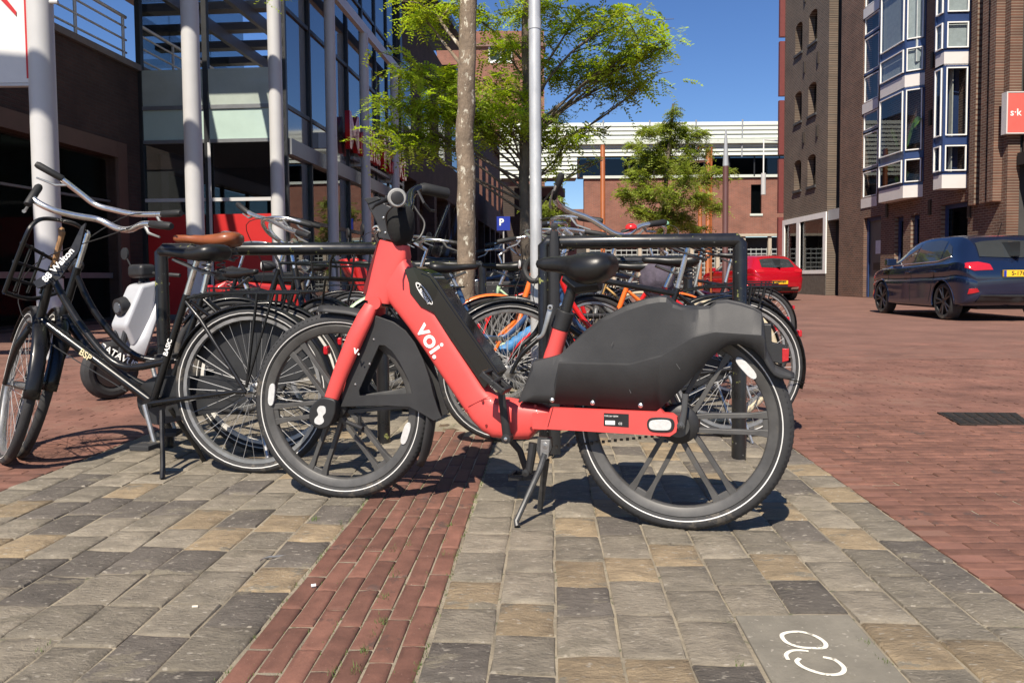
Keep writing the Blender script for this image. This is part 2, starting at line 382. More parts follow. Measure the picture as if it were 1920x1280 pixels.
def ringmark(pxs, wpx, closed):
    pts = [G(x, y, .003) for x, y in pxs]; pts = catmull(pts, 6, closed); m = len(pts); l = []; r_ = []
    for i in range(m):
        t = (pts[(i + 1) % m] - pts[i - 1]) if closed else (pts[min(i + 1, m - 1)] - pts[max(i - 1, 0)])
        nn = Vector((-t.y, t.x, 0)).normalized() * wpx
        l.append(pts[i] + nn); r_.append(pts[i] - nn)
    b = MB(); b.add(l + r_, [(i, (i + 1) % m, (i + 1) % m + m, i + m) for i in range(m if closed else m - 1)]); return b
ringmark([(1466, 1190), (1480, 1184), (1505, 1184), (1530, 1192), (1547, 1204), (1546, 1213), (1528, 1214), (1500, 1212), (1475, 1203)], .0048, True).build('bicycle_wheel_mark', SIGNW, pt)
ringmark([(1543, 1231), (1565, 1236), (1582, 1250), (1578, 1261), (1556, 1264), (1530, 1259), (1505, 1249), (1494, 1239), (1500, 1233)], .0048, False).build('bicycle_wheel_mark', SIGNW, pt)
ringmark([(1516, 1220), (1500, 1218), (1484, 1219), (1474, 1226), (1478, 1236)], .0042, False).build('bicycle_frame_mark', SIGNW, pt)
# drain in the road
dq = [G(1757, 774), G(1905, 775), G(1935, 797), G(1800, 797)]
dr = empty('storm_drain', 'dark cast iron drain grate set in the red brick road', 'drain', loc=dq[0])
IRON = mat('cast_iron', (.055, .045, .038), .6, .6, .3, 30, bump=.001, bscale=90)
quad_prism([p - dq[0] for p in dq], .0, .006).build('grate_frame', IRON, dr)
HOLE = mat('grate_slot_dark', (.008, .007, .006), .9, 0, .1)
for i in range(7):
    t0, t1 = (i + .28) / 7, (i + .78) / 7
    for s0, s1 in ((.08, .46), (.54, .92)):
        f = lambda s, t: (dq[0].lerp(dq[1], s)).lerp(dq[3].lerp(dq[2], s), t) - dq[0]
        # slots run across
        q = [f(t0, s0), f(t1, s0), f(t1, s1), f(t0, s1)]
        quad_prism(q, .0065, .0085).build('slot', HOLE, dr)
# moss and grass in the joints
GRASS = mat('joint_grass', (.09, .13, .03), .8, 0, .4, 40)
b = MB(); rg = random.Random(4)
def tuft(x, y, n, h):
    for _ in range(n):
        a = rg.random() * 6.28; l = h * rg.uniform(.5, 1.1); dx, dy = math.cos(a), math.sin(a); q = rg.uniform(.2, .9)
        bx, by = x + rg.gauss(0, .006), y + rg.gauss(0, .012)
        b.add([(bx - dy * .0014, by + dx * .0014, -.006), (bx + dy * .0014, by - dx * .0014, -.006), (bx + dx * l * q, by + dy * l * q, l * .75)], [(0, 1, 2)])
for px, py, n, h in ((715, 1165, 40, .018), (722, 1120, 26, .014), (740, 1075, 20, .012), (682, 1222, 36, .016), (665, 1258, 30, .016), (628, 1255, 20, .012), (737, 1030, 20, .015), (768, 1020, 16, .014), (590, 975, 30, .02), (845, 985, 26, .013), (832, 1040, 24, .012), (890, 930, 20, .012), (1340, 1120, 12, .008), (835, 1015, 18, .01), (800, 1175, 12, .01), (640, 980, 12, .012), (1385, 1240, 18, .01), (1625, 1205, 24, .012), (1660, 1240, 24, .012), (700, 1190, 24, .012), (80, 1215, 12, .01)):
    p = G(px, py); tuft(p.x, p.y, n, h)
for _ in range(260):
    a = A_S1 - .002 if rg.random() < .5 else A_L1 + .001
    p = pav(a + rg.gauss(0, .002), rg.uniform(1.4, 4)); tuft(p.x, p.y, 4, .007)
for _ in range(200):
    p = pav(A_L1 + .0555 * rg.randrange(1, 7), rg.uniform(1.4, 3)); tuft(p.x, p.y, 3, .006)
for _ in range(120):
    tuft(rg.uniform(-.6, .06), rg.uniform(3.95, 5.8), 5, .02)
o = b.build('grass', GRASS); tag(o, 'small green weeds growing in the paving joints', 'grass', kind='stuff')
# litter
def litter(px, py, l, r, m, label, rot, cat='litter', name='cigarette_butt'):
    p = G(px, py); bb = MB(); bb.tube([(-l / 2, 0, r), (l / 2, 0, r)], r, 8); bb2 = None
    o = bb.build(name, m); o.location = p + Vector((0, 0, .002)); o.rotation_euler.z = rot; tag(o, label, cat); return o
litter(588, 1101, .012, .004, WHITE, 'white cigarette stub lying on the red brick strip', .3, 'cigarette butt')
litter(366, 1140, .014, .003, mat('butt_paper', (.6, .55, .45), .8), 'pale cigarette stub lying on grey stones left of brick strip', .1, 'cigarette butt')
pp = [G(487, 1053), G(493, 1049), G(505, 1046), G(520, 1045), G(537, 1043)]
bb = MB(); bb.tube([p + Vector((0, 0, .004)) for p in pp], [.0012, .0015, .003, .003, .0015], 6); o = bb.build('metal_tool', ALU); tag(o, 'small thin silver metal hook lying on the grey stones', 'litter')
# ---------------------------------------------------------------- the coral rental e-bike
HR, HFc = G(1277, 990), G(652, 933)
hu = (HFc - HR).normalized(); hz = Vector((0, 0, 1)); hv = hz.cross(hu)
HM = Matrix((hu, hv, hz)).transposed().to_4x4(); HM.translation = HR
HI = HM.inverted()
bike = empty('electric_bicycle', 'coral red electric rental bicycle with black rear fairing parked in front', 'bicycle', M=HM)
def hp(px, py, v=0.0):
    o = HI @ Vector((0, 0, H)); d = HI.to_3x3() @ ray(px, py); t = (v - o.y) / d.y; q = o + d * t
    return (q.x, q.z)
def h3(px, py, v=0.0): q = hp(px, py, v); return Vector((q[0], v, q[1]))
def hpoly(pts, v=0.0): return [hp(x, y, v) for x, y in pts]
CORAL = mat('coral_paint', (.66, .073, .066), .5, 0, .07, 5, coat=.08, bump=.0002, bscale=160, spots=((.54, .068, .06), 14, .68), speck=((.36, .05, .045), 120, .74))
PLG = mat('matt_black_fairing', (.026, .026, .027), .58, 0, .22, 7, bump=.0004, bscale=260, spots=((.05, .05, .05), 5, .68))
GLOSSB = mat('gloss_black', (.008, .008, .009), .12, 0, .1, 10, coat=.5)
MAGG = mat('charcoal_wheel', (.080, .078, .075), .5, .2, .25, 14, spots=((.10, .092, .08), 8, .64))
BOLT = mat('bolt_steel', (.6, .6, .58), .3, .9, .1)
DECAL = mat('white_decal', (.82, .81, .78), .5, 0, .04)
def torus_prof(Rm, rt, n=14):   # tyre cross-section
    return [(Rm + rt * math.cos(2 * math.pi * k / n), rt * math.sin(2 * math.pi * k / n)) for k in range(n)]
def magwheel(name, parent, c, R0, off, steer=None, motor=.06):
    wroot = MB(); rt = .024; Rm = R0 - rt
    wroot.lathe([(Rm + (rt + .001) * math.cos(a), .97 * rt * math.sin(a)) for a in [2 * math.pi * k / 16 for k in range(16)]], (0, 0, 0), 'Y', 72, closed=True)
    # tread blocks: small ridges across the shoulder
    tr = wroot.build(name, RUBBER, parent, 50); M = Matrix.Translation(c)
    if steer is not None: M = M @ steer
    tr.matrix_local = M
    tb = MB()
    for i in range(110):
        a = 2 * math.pi * i / 110
        for s in (-1, 1):
            for (b0, b1) in ((.18, .95),):
                q = []
                for bb, da in ((b0, 0), (b1, .022), (b1, .040), (b0, .018)):
                    ph = bb * 1.1; rr = Rm + (rt + .0022) * math.cos(ph); y = s * (rt + .0022) * math.sin(ph)
                    q.append((rr * math.cos(a + da), y, rr * math.sin(a + da)))
                tb.add(q, [(0, 1, 2, 3)])
    tb.build('tread', RUBBER, tr, 80)
    # reflective stripe
    for s in (-1, 1):
        a0, a1 = R(104), R(112)
        st = MB(); st.lathe([(Rm + (rt + .0014) * math.cos(a0), s * (rt + .0006) * math.sin(a0)), (Rm + (rt + .0014) * math.cos(a1), s * (rt + .0006) * math.sin(a1))], (0, 0, 0), 'Y', 96)
        st.build('reflective_stripe', mat('reflective_stripe', (.66, .65, .62), .35, 0, .12, 30), tr, 80)
    rm = MB(); r1, r2 = Rm - rt + .006, Rm - rt - .026
    rm.lathe([(r1, .0165), (r1 - .003, .019), (r2 + .004, .014), (r2, .010), (r2, -.010), (r2 + .004, -.014), (r1 - .003, -.019), (r1, -.0165)], (0, 0, 0), 'Y', 72, closed=True)
    rm.build('rim', MAGG, tr, 50)
    hb = MB(); hb.lathe([(.001, .034), (motor * .5, .036), (motor * .9, .03), (motor, .024), (motor, -.024), (motor * .9, -.03), (motor * .5, -.036), (.001, -.034)], (0, 0, 0), 'Y', 36)
    hb.lathe([(motor * .45, .038), (motor * .42, .052), (.001, .052)], (0, 0, 0), 'Y', 20); hb.lathe([(motor * .45, -.038), (motor * .42, -.052), (.001, -.052)], (0, 0, 0), 'Y', 20)
    hb.build('hub', PLASTIC, tr)
    for i in range(6):
        a = off + i * math.pi / 3; ca, sa = math.cos(a), math.sin(a)
        sp = MB()
        for s in (-1, 1):
            def q(r, o_, w, t): 
                return [(ca * r - sa * (s * o_ + w), t, sa * r + ca * (s * o_ + w)), (ca * r - sa * (s * o_ - w), t, sa * r + ca * (s * o_ - w)), (ca * r - sa * (s * o_ - w), -t, sa * r + ca * (s * o_ - w)), (ca * r - sa * (s * o_ + w), -t, sa * r + ca * (s * o_ + w))]
            sp.loft([q(motor * .8, .021, .0075, .015), q(motor + .03, .0235, .0078, .012), q(r2 - .05, .0262, .0075, .0095), q(r2 - .018, .027, .0105, .0095), q(r2 + .002, .030, .0125, .010)], close_v=True, caps=True)
        # webs closing the pair at rim and hub
        def q2(r, w, t): return [(ca * r - sa * w, t, sa * r + ca * w), (ca * r + sa * w, t, sa * r - ca * w), (ca * r + sa * w, -t, sa * r - ca * w), (ca * r - sa * w, -t, sa * r + ca * w)]
        sp.loft([q2(r2 - .016, .030, .006), q2(r2 + .002, .034, .008)], close_v=True, caps=True)
        sp.build('spoke_pair', MAGG, tr, 40, bevel=.002)
    return tr
def reflector(parent, a, rr, l=.085, w=.013):
    ca, sa = math.cos(a), math.sin(a)
    for s in (1,):
        b = MB(); n = 14; pts = []
        for k in range(n):
            t = 2 * math.pi * k / n; x = l / 2 * (abs(math.cos(t)) ** .55) * (1 if math.cos(t) >= 0 else -1); y = w * math.sin(t)
            X, Z = ca * (rr + y * 1.0) - sa * x, sa * (rr + y) + ca * x
            pts.append((X, Z))
        b.prism(pts, .012, .020); o = b.build('reflector', REFL, parent, 40, bevel=.002)
RW = .340
rear_c = h3(1274, 794); rear_c.z = RW - .002
front_c = h3(640, 770); front_c.z = RW - .002
rw = magwheel('rear_wheel', bike, rear_c, RW, R(178), None, .062)
# local x is forward, i.e. leftwards in the photograph
for a in (R(180 - 42), R(180 + 212)): reflector(rw, a, RW - .070)
# steering
HT, HB = h3(742, 452), h3(712, 566)
sax = (HT - HB).normalized()
STEER = Matrix.Rotation(R(5), 4, sax)
fa_piv = HB
def Mst(): return Matrix.Translation(fa_piv) @ STEER @ Matrix.Translation(-fa_piv)
MS = Mst()
fc2 = MS @ front_c
fw = magwheel('front_wheel', bike, fc2, RW, R(172), STEER.copy(), .038)
for a in (R(180 - 172), R(180 - (-19))): reflector(fw, a, RW - .070)
def spart(b, name, m, parent=bike, **k):
    o = b.build(name, m, parent, **k)
    o.matrix_local = MS if parent is bike else Matrix.Identity(4); return o
# fork: crown, two legs, black dropout shells
def leg(pts, v, wu, wv, rnd=10):
    # elliptical section swept through (px, py) points: wu radius in plane, wv across
    q = [h3(x, y, v) for x, y in pts]; return q
fk = MB()
for s in (1, -1):
    v = .058 * s
    base = [(704, 572), (697, 592), (680, 630), (655, 690), (636, 742), (632, 752)]
    q = [h3(x, y, 0) + Vector((0, v if i > 1 else v * (.62 if i == 0 else .9), 0)) for i, (x, y) in enumerate(base)]
    fk.tube(q, [.025, .031, .033, .030, .027, .025], 16, flat=.68, up=(1, 0, 0))
fk.tube([h3(712, 566) + Vector((0, -.05, 0)), h3(712, 566) + Vector((0, .05, 0))], .024, 14)
fork = spart(fk, 'fork', CORAL, angle=50)
for s in (1, -1):
    d = MB(); v = .058 * s
    out = [(625, 737), (646, 741), (649, 752), (646, 772), (636, 790), (619, 794), (605, 784), (602, 766), (608, 750)]
    pl = [Vector((a, b_, 0)) for a, b_ in [hp(x, y, 0) for x, y in out]]; pl = catmull(pl, 4, True)
    d.prism([(p.x, p.y) for p in pl], v - .026, v + .026); spart(d, 'fork_end', PLASTIC, fork, bevel=.006, seg=3)
d = MB(); pl = catmull([Vector((*hp(x, y, 0), 0)) for x, y in ((622, 752), (631, 754), (632, 764), (627, 771), (629, 780), (622, 786), (613, 783), (613, 775), (619, 768), (617, 759))], 4, True)
d.prism([(p.x, p.y) for p in pl], .083, .0855); spart(d, 'fork_reflector', REFL, fork, bevel=.001)
b_ = MB(); b_.tube([h3(648, 790, .06), h3(675, 803, .085)], .008, 10); b_.tube([h3(672, 780, 0.03), h3(672, 815, .03)], .007, 8); spart(b_, 'axle_cable', PLASTIC, fork)
# collar
c = MB(); c.tube([h3(711, 569), h3(714, 556)], .046, 22, flat=.85, up=(1, 0, 0)); c.build('headset_collar', PLASTIC, bike, bevel=.003)
# front mudguard: arched shell on the wheel, web panel with a triangular window
mgf = MB(); rows = []
for i in range(31):
    t = i / 30; a = R(80) + (R(214) - R(80)) * t     # angle in local coords measured from +x(forward)
    rr = RW + .022 + .012 * max(0, (t - .85) / .15) + (.010 * (.08 - t) / .08 if t < .08 else 0)
    wd = .040 * (1 if t < .9 else 1 - (t - .9) * 4.5)
    row = []
    for k in range(9):
        e = -1 + 2 * k / 8
        row.append(front_c + Vector(((rr - .020 * abs(e) ** 2.5) * math.cos(a), wd * e, (rr - .020 * abs(e) ** 2.5) * math.sin(a))))
    rows.append(row)
mgf.loft(rows)
fmg = spart(mgf, 'front_mudguard', PLG, angle=50, solid=.003)
outer = [(690, 600), (714, 590), (745, 602), (766, 618), (782, 640), (797, 672), (808, 706), (815, 738), (824, 768), (830, 782), (815, 787), (792, 772), (770, 760), (730, 757), (649, 758), (652, 735), (668, 680)]
hole = [(719, 645), (698, 692), (682, 728), (683, 738), (776, 735), (770, 710), (755, 678), (740, 655), (729, 646)]
for s in (1, -1):
    w_ = MB(); w_.prism(hpoly(outer), .040 * s - .004, .040 * s + .004, holes=[hpoly(hole)]); spart(w_, 'mudguard_panel', PLG, fmg, bevel=.0025)
for x, y in ((698, 636), (690, 682), (664, 720)):
    b_ = MB(); q = h3(x, y, .045); b_.lathe([(.001, .047 + .0015), (.004, .046), (.005, .044)], Vector((q.x, 0, q.z)), 'Y', 10); spart(b_, 'bolt', BOLT, fmg)
# main frame: head, down tube, bottom bracket shell as swept rounded sections
fr = MB()
def rbox_rows(stations, n=20, p=3.6):
    rows = []
    for (x0, y0, x1, y1, hw) in stations:      # lower/front edge point, upper/back edge point in px, half width
        A, B = h3(x0, y0), h3(x1, y1); m_ = (A + B) / 2; e = (B - A) / 2; row = []
        for k in range(n):
            t = 2 * math.pi * k / n; ct, st = math.cos(t), math.sin(t)
            row.append(m_ + e * (abs(ct) ** (2 / p)) * (1 if ct > 0 else -1) + Vector((0, hw * (abs(st) ** (2 / p)) * (1 if st > 0 else -1), 0)))
        rows.append(row)
    return rows
fr.loft(rbox_rows([(716, 449, 765, 461, .034), (708, 476, 768, 482, .036), (700, 512, 757, 515, .038), (693, 545, 745, 548, .038), (688, 561, 737, 570, .038)], 24), close_v=True, caps=True)
frame = fr.build('frame', CORAL, bike, 50)
dt = MB()
dt.loft(rbox_rows([(700, 520, 762, 470, .030), (718, 545, 771, 500, .038), (741, 576, 800, 545, .041), (770, 613, 829, 584, .042), (804, 661, 858, 636, .042), (838, 712, 887, 682, .042), (872, 762, 912, 722, .044), (890, 787, 935, 745, .048), (908, 805, 952, 746, .052), (927, 817, 975, 750, .054), (960, 821, 992, 754, .054), (996, 821, 1014, 757, .052), (1008, 806, 1030, 762, .046), (1030, 801, 1038, 764, .040)], 24), close_v=True, caps=True)
dt.build('down_tube', CORAL, frame, 50)
cs = MB()
for s in (1, -1):
    pl = hpoly([(1026, 800), (1130, 806), (1200, 810), (1258, 814), (1270, 806), (1273, 790), (1271, 779), (1262, 773), (1247, 772), (1240, 763), (1232, 769), (1150, 766), (1037, 762)], .05)
    cs.prism(pl, s * .068 - .016, s * .068 + .016)
cs.b2((hp(1060, 800)[0], -.06, hp(1060, 800)[1]), (hp(1040, 766)[0] + .06, .06, hp(1040, 770)[1]))
cso = cs.build('chainstay', CORAL, frame, bevel=.006, seg=3)
for px, py in ((905, 752), (874, 770), (912, 797), (1004, 760), (996, 802), (930, 756)):
    q = h3(px, py, .052); s_ = MB(); s_.lathe([(.001, .0545), (.0042, .0545), (.0048, .050)], Vector((q.x, 0, q.z)), 'Y', 10); s_.build('frame_screw', mat('dark_screw', (.25, .03, .03), .4, .3), frame)
# fine seam between bracket shell and stay
sm_ = MB(); sm_.tube([h3(1037, 763, .0853), h3(1027, 800, .0853)], .0013, 6); sm_.build('seam', mat('seam_dark', (.18, .02, .02), .6), frame)
sm_ = MB(); sm_.tube([h3(878, 762, .0462), h3(918, 742, .0468)], .001, 6); sm_.build('seam', MATS['seam_dark'], frame)
# lettering along the tube
def htext(name, s, px, py, dx, dy, size, v, m, off=0, ex=.0005, parent=bike):
    A = h3(px, py, v); B = h3(px + dx, py + dy, v); x = (B - A).normalized()
    M = frame3(A, x, Vector((0, 1, 0)).cross(x)); text(name, s, size, m, parent, M, off, ex)
htext('lettering', 'voi.', 808, 638, 34, 54, .088, .0425, DECAL, .0016)
htext('lettering', 'v.', 666, 656, 34, 12, .040, .0845, DECAL, .0008, parent=fork)
# battery on the down tube
bt = MB()
bp = [(762, 505), (781, 500), (811, 513), (822, 525), (846, 562), (880, 612), (912, 658), (938, 697), (926, 712), (911, 727), (880, 681), (846, 632), (816, 586), (792, 575), (772, 549), (770, 531)]
bt.prism(hpoly(bp, .03), -.046, .046); bat = bt.build('battery', GLOSSB, bike, bevel=.006, seg=3)
b2_ = MB(); b2_.prism(hpoly([(790, 512), (806, 519), (934, 703), (912, 722), (838, 612), (818, 592)], .044), .046, .049); b2_.build('battery_rail', GLOSSB, bat, bevel=.002)
ov = [hp(796 + 24 * math.cos(t) * .62 - 8 * math.sin(t) * .72, 550 + 24 * math.cos(t) * .86 + 8 * math.sin(t) * .35, .047) for t in [2 * math.pi * k / 28 for k in range(28)]]
ovi = [hp(796 + 22.6 * math.cos(t) * .62 - 6.8 * math.sin(t) * .72, 550 + 22.6 * math.cos(t) * .86 + 6.8 * math.sin(t) * .35, .047) for t in [2 * math.pi * k / 28 for k in range(28)]]
b2_ = MB(); b2_.prism(ov, .0465, .0503, holes=[ovi]); b2_.build('badge_outline', DECAL, bat)
htext('badge_lettering', 'SEGWAY', 796, 556, 20, 30, .0155, .0507, DECAL, .0005, parent=bat)
htext('badge_lettering', 'POWERED BY', 802, 553, 20, 30, .0075, .0507, DECAL, 0, parent=bat)
b2_ = MB(); q = h3(784, 535, .0503); b2_.lathe([(.0072, .0496), (.0072, .0506), (.0055, .0506), (.0055, .0496)], Vector((q.x, 0, q.z)), 'Y', 18, closed=True); b2_.build('badge_ring', DECAL, bat)
# seat tube, collar, post, clamp lever
st = MB(); st.tube([h3(1030, 690), h3(1052, 610)], .0285, 20, up=(1, 0, 0)); st.build('seat_tube', CORAL, bike)
st = MB(); st.tube([h3(1049, 617), h3(1061, 583)], .031, 20, up=(1, 0, 0)); stc = st.build('seat_collar', PLASTIC, bike, bevel=.003)
st = MB(); st.tube([h3(1058, 590), h3(1079, 522), h3(1083, 512)], .0185, 16, up=(1, 0, 0)); st.build('seat_post', mat('seat_post_black', (.02, .02, .02), .35, .2, .2, 30), bike)
lv = MB(); q = catmull([h3(1033, 576, .045), h3(1028, 592, .05), h3(1023, 610, .052), h3(1017, 627, .052), h3(1007, 634, .05)], 5)
lv.tube(q, [.010 - .0045 * i / (len(q) - 1) for i in range(len(q))], 10, flat=.5, up=(1, 0, 0)); lv.lathe([(.001, .012), (.009, .011), (.009, -.005), (.001, -.005)], h3(1033, 576, .045), 'Y', 16); lv.build('clamp_lever', ALU, stc)
b_ = MB(); b_.lathe([(.001, .0135), (.0045, .013), (.0045, .011)], h3(1033, 576, .045), 'Y', 12); b_.build('lever_pin', PLASTIC, stc)
# saddle
SADM = mat('saddle_vinyl', (.011, .011, .011), .38, 0, .12, 30, bump=.0003, bscale=300)
def saddle(parent, prof, m, name='saddle'):
    # prof: list of (x, ztop, zbottom, halfwidth)
    rows = []
    for (x, zt, zb, hw) in prof:
        row = []; n = 18
        for k in range(n):
            t = 2 * math.pi * k / n; c_, s_ = math.cos(t), math.sin(t)
            zz = (zt + zb) / 2 + (zt - zb) / 2 * (abs(s_) ** .8) * (1 if s_ > 0 else -1)
            row.append(Vector((x, hw * (abs(c_) ** .7) * (1 if c_ > 0 else -1), zz)))
        rows.append(row)
    b = MB(); b.loft(rows, close_v=True, caps=True); return b.build(name, m, parent, 70)
px_prof = [(1006, 492, 498, .012), (1009, 484, 505, .024), (1022, 479, 511, .030), (1045, 477, 513, .036), (1062, 476, 518, .050), (1075, 475, 528, .075), (1090, 471, 535, .098), (1110, 469, 537, .112), (1130, 469, 532, .116), (1146, 472, 522, .104), (1153, 481, 510, .072), (1155, 490, 497, .030)]
pr = []
for (x, yt, yb, hw) in px_prof:
    a = hp(x, yt); b_ = hp(x, yb); pr.append((a[0], a[1] - .006, b_[1] + .004, hw))
sad = saddle(bike, pr, SADM)
ub = MB(); ub.tube([h3(1060, 518, 0), h3(1085, 532, 0), h3(1125, 528, 0)], [.02, .035, .03], 10, flat=1.6); ub.build('saddle_underside', PLASTIC, sad)
# rear fairing: shell arching over the wheel
top = [(976, 752), (990, 712), (1003, 677), (1020, 673), (1051, 665), (1070, 646), (1096, 621), (1132, 594), (1177, 571), (1214, 559), (1238, 555), (1250, 556), (1262, 568), (1277, 574), (1305, 576), (1330, 575), (1343, 565), (1363, 563), (1390, 569), (1413, 577), (1427, 586), (1432, 606), (1436, 650), (1452, 684), (1477, 696), (1494, 704)]
bot = [(976, 752), (1100, 760), (1232, 770), (1241, 763), (1277, 730), (1322, 681), (1350, 656), (1368, 646), (1390, 645), (1413, 655), (1430, 672), (1440, 690), (1450, 703), (1463, 710), (1486, 711), (1494, 706)]
crs = [(976, 752), (1003, 679), (1100, 682), (1180, 684), (1240, 668), (1300, 632), (1340, 622), (1430, 628), (1450, 690), (1494, 705)]
def at_x(pl, x):
    for i in range(len(pl) - 1):
        if pl[i][0] <= x <= pl[i + 1][0]:
            t = (x - pl[i][0]) / max(1e-6, pl[i + 1][0] - pl[i][0]); return pl[i][1] + (pl[i + 1][1] - pl[i][1]) * t
    return pl[-1][1]
fairing = MB(); rows = []
xs = sorted(set([976.5 + i * 9 for i in range(58)] + [p[0] for p in top[:-1]] + [1240, 1432.5]))
for x in xs:
    yt, yb, yc = at_x(top, x), at_x(bot, x), at_x(crs, x)
    yc = min(max(yc, yt + 1), yb - .5)
    vw = .066 if x < 1300 else .066 - .012 * min(1, (x - 1300) / 180)
    if x > 1440: vw *= 1 - .35 * (x - 1440) / 54
    A, Cc, T = hp(x, yb, vw), hp(x, yc, vw), hp(x, yt, vw * .6)
    hgt = T[1] - Cc[1]; led = .004 * max(0, min(1, (1285 - x) / 110)); inc = .007 if x < 1285 else .007 + .022 * min(1, (x - 1285) / 25)
    sec = [(A[0], vw, A[1]), (Cc[0], vw + .004, Cc[1] - .001), (Cc[0], vw - led, Cc[1] + .004), (Cc[0], vw - led - inc * .5, Cc[1] + hgt * .5), (T[0], vw - led - inc, Cc[1] + hgt * .90), (T[0], vw - led - inc - .008, T[1] - .004), (T[0], vw * .35, T[1])]
    if hgt < .02: sec = [(A[0], vw, A[1]), (A[0], vw, A[1] * .8 + T[1] * .2), (A[0], vw, A[1] * .6 + T[1] * .4), (A[0], vw - .002, A[1] * .4 + T[1] * .6), (T[0], vw - .005, A[1] * .2 + T[1] * .8), (T[0], vw - .012, T[1] - .002), (T[0], vw - .03, T[1])]
    rows.append([Vector(p) for p in sec] + [Vector((p[0], -p[1], p[2])) for p in sec[::-1]])
fairing.loft(rows)
fz = fairing.build('rear_fairing', PLG, bike, 16, solid=.004)
for px, py in ((1035, 750), (1111, 755), (1201, 760)):
    q = h3(px, py, .069); s_ = MB(); s_.lathe([(.001, .0735), (.005, .072), (.0075, .070), (.0078, .066)], Vector((q.x, 0, q.z)), 'Y', 14); s_.build('fairing_bolt', BOLT, fz)
SCR = mat('scuff_mark', (.11, .11, .11), .7, 0, .2, 30)
# scratches in the plastic
for pts in ([(1268, 682), (1275, 692)], [(1146, 648), (1150, 640)], [(1180, 730), (1183, 737)]):
    s_ = MB(); s_.tube([h3(x, y, .0705) for x, y in pts], .0007, 4); s_.build('scratch', SCR, fz)
# tail light
tl_ = MB(); pl = hpoly([(1432, 606), (1446, 607), (1447, 642), (1474, 648), (1478, 652), (1476, 676), (1462, 680), (1440, 674), (1434, 650)], 0); tl_.prism(pl, -.032, .032); tlo = tl_.build('tail_light', PLASTIC, bike, bevel=.003)
t2 = MB(); t2.prism(hpoly([(1466, 651), (1479, 652), (1478, 674), (1466, 677)], 0), -.0335, .0335); t2.build('red_lens', REDREF, tlo, bevel=.002)
# chainstay reflector and sticker
o1 = catmull([Vector((*hp(x, y, .085), 0)) for x, y in ((1218, 784), (1240, 782), (1260, 785), (1265, 796), (1259, 808), (1238, 810), (1219, 807), (1213, 796))], 4, True)
m1 = MB(); m1.prism([(p.x, p.y) for p in o1], .080, .0875); mo = m1.build('reflector_mount', PLASTIC, bike, bevel=.0015)
o2 = catmull([Vector((*hp(x, y, .085), 0)) for x, y in ((1221, 788), (1240, 786), (1255, 788), (1259, 796), (1255, 805), (1238, 806), (1221, 804), (1217, 796))], 4, True)
m1 = MB(); m1.prism([(p.x, p.y) for p in o2], .0875, .090); m1.build('side_reflector', REFL, mo, bevel=.001)
m1 = MB(); m1.prism(hpoly([(1132, 774), (1179, 776), (1179, 801), (1132, 798)], .085), .0838, .0848); stk = m1.build('type_sticker', mat('sticker_black', (.015, .015, .016), .45), bike)
m1 = MB(); m1.prism(hpoly([(1135, 788), (1153, 788.5), (1153, 796), (1135, 795.5)], .085), .0845, .0852); m1.build('barcode', DECAL, stk)
htext('sticker_lettering', 'TYPE 36V 250W', 1146, 780, 40, 1.2, .0065, .0852, DECAL, 0, parent=stk)
htext('sticker_lettering', 'CE', 1163, 794, 40, 1.2, .010, .0852, DECAL, 0, parent=stk)
# hub bracket and chain
m1 = MB(); m1.tube([h3(1285, 738, .07), h3(1283, 770, .072), h3(1277, 797, .074)], [.010, .009, .012], 10, flat=.6, up=(1, 0, 0)); m1.lathe([(.001, .012), (.012, .010), (.012, -.01)], h3(1277, 797, .074), 'Y', 16); m1.lathe([(.001, .014), (.006, .013), (.006, .008)], h3(1277, 797, .078), 'Y', 10)
m1.build('torque_arm', mat('dark_steel', (.10, .10, .10), .4, .6), bike)
m1 = MB(); m1.lathe([(.036, .045), (.036, .055), (.001, .055)], rear_c, 'Y', 24); m1.build('hub_cover', MATS['dark_steel'], bike)
m1 = MB()
for k in range(26):
    t = k / 25; p = h3(990, 843, .025).lerp(h3(1270, 812, .025), t); m1.box(p + Vector((0, 0, random.uniform(-.001, .001))), (.009, .008, .0085 if k % 2 else .006))
cho = m1.build('chain', mat('chain_steel', (.05, .045, .04), .5, .7, .3, 50), bike)
cho['kind'] = 'stuff'
# cranks and pedals
BBc = h3(950, 815, .0)
m1 = MB(); q = [h3(951, 821, .082), h3(944, 770, .086), h3(937, 713, .092)]; m1.tube(q, [.0155, .0135, .0125], 12, flat=.62, up=(1, 0, 0)); m1.lathe([(.001, .016), (.016, .014), (.016, -.02)], q[0], 'Y', 18)
crk = m1.build('crank', PLASTIC, bike, bevel=0)
m1 = MB(); m1.lathe([(.001, .019), (.006, .018), (.007, .012)], q[0], 'Y', 12); m1.build('crank_bolt', BOLT, crk)
def pedal(c, M, parent):
    m1 = MB(); m1.box((0, 0, .0), (.088, .018, .014)); m1.box((0, .072, 0), (.088, .012, .018)); m1.box((-.042, .036, 0), (.012, .08, .022)); m1.box((.042, .036, 0), (.012, .08, .022)); m1.tube([(0, -.02, 0), (0, .08, 0)], .009, 8)
    o = m1.build('pedal', PLASTIC, parent, bevel=.002); o.matrix_local = Matrix.Translation(c) @ M; 
    r_ = MB(); r_.box((.049, .036, 0), (.003, .05, .012)); r_.build('pedal_reflector', mat('amber_reflector', (.6, .25, .03), .3), o); return o
pedal(h3(937, 712, .105), Matrix.Rotation(R(-38), 4, 'Y'), bike)
m1 = MB(); q = [h3(953, 818, -.08), h3(975, 845, -.085), h3(988, 885, -.09)]; m1.tube(q, [.014, .0125, .012], 10, flat=.6, up=(1, 0, 0)); m1.build('crank', PLASTIC, bike)
pedal(h3(988, 886, -.185), Matrix.Rotation(R(5), 4, 'Y'), bike)
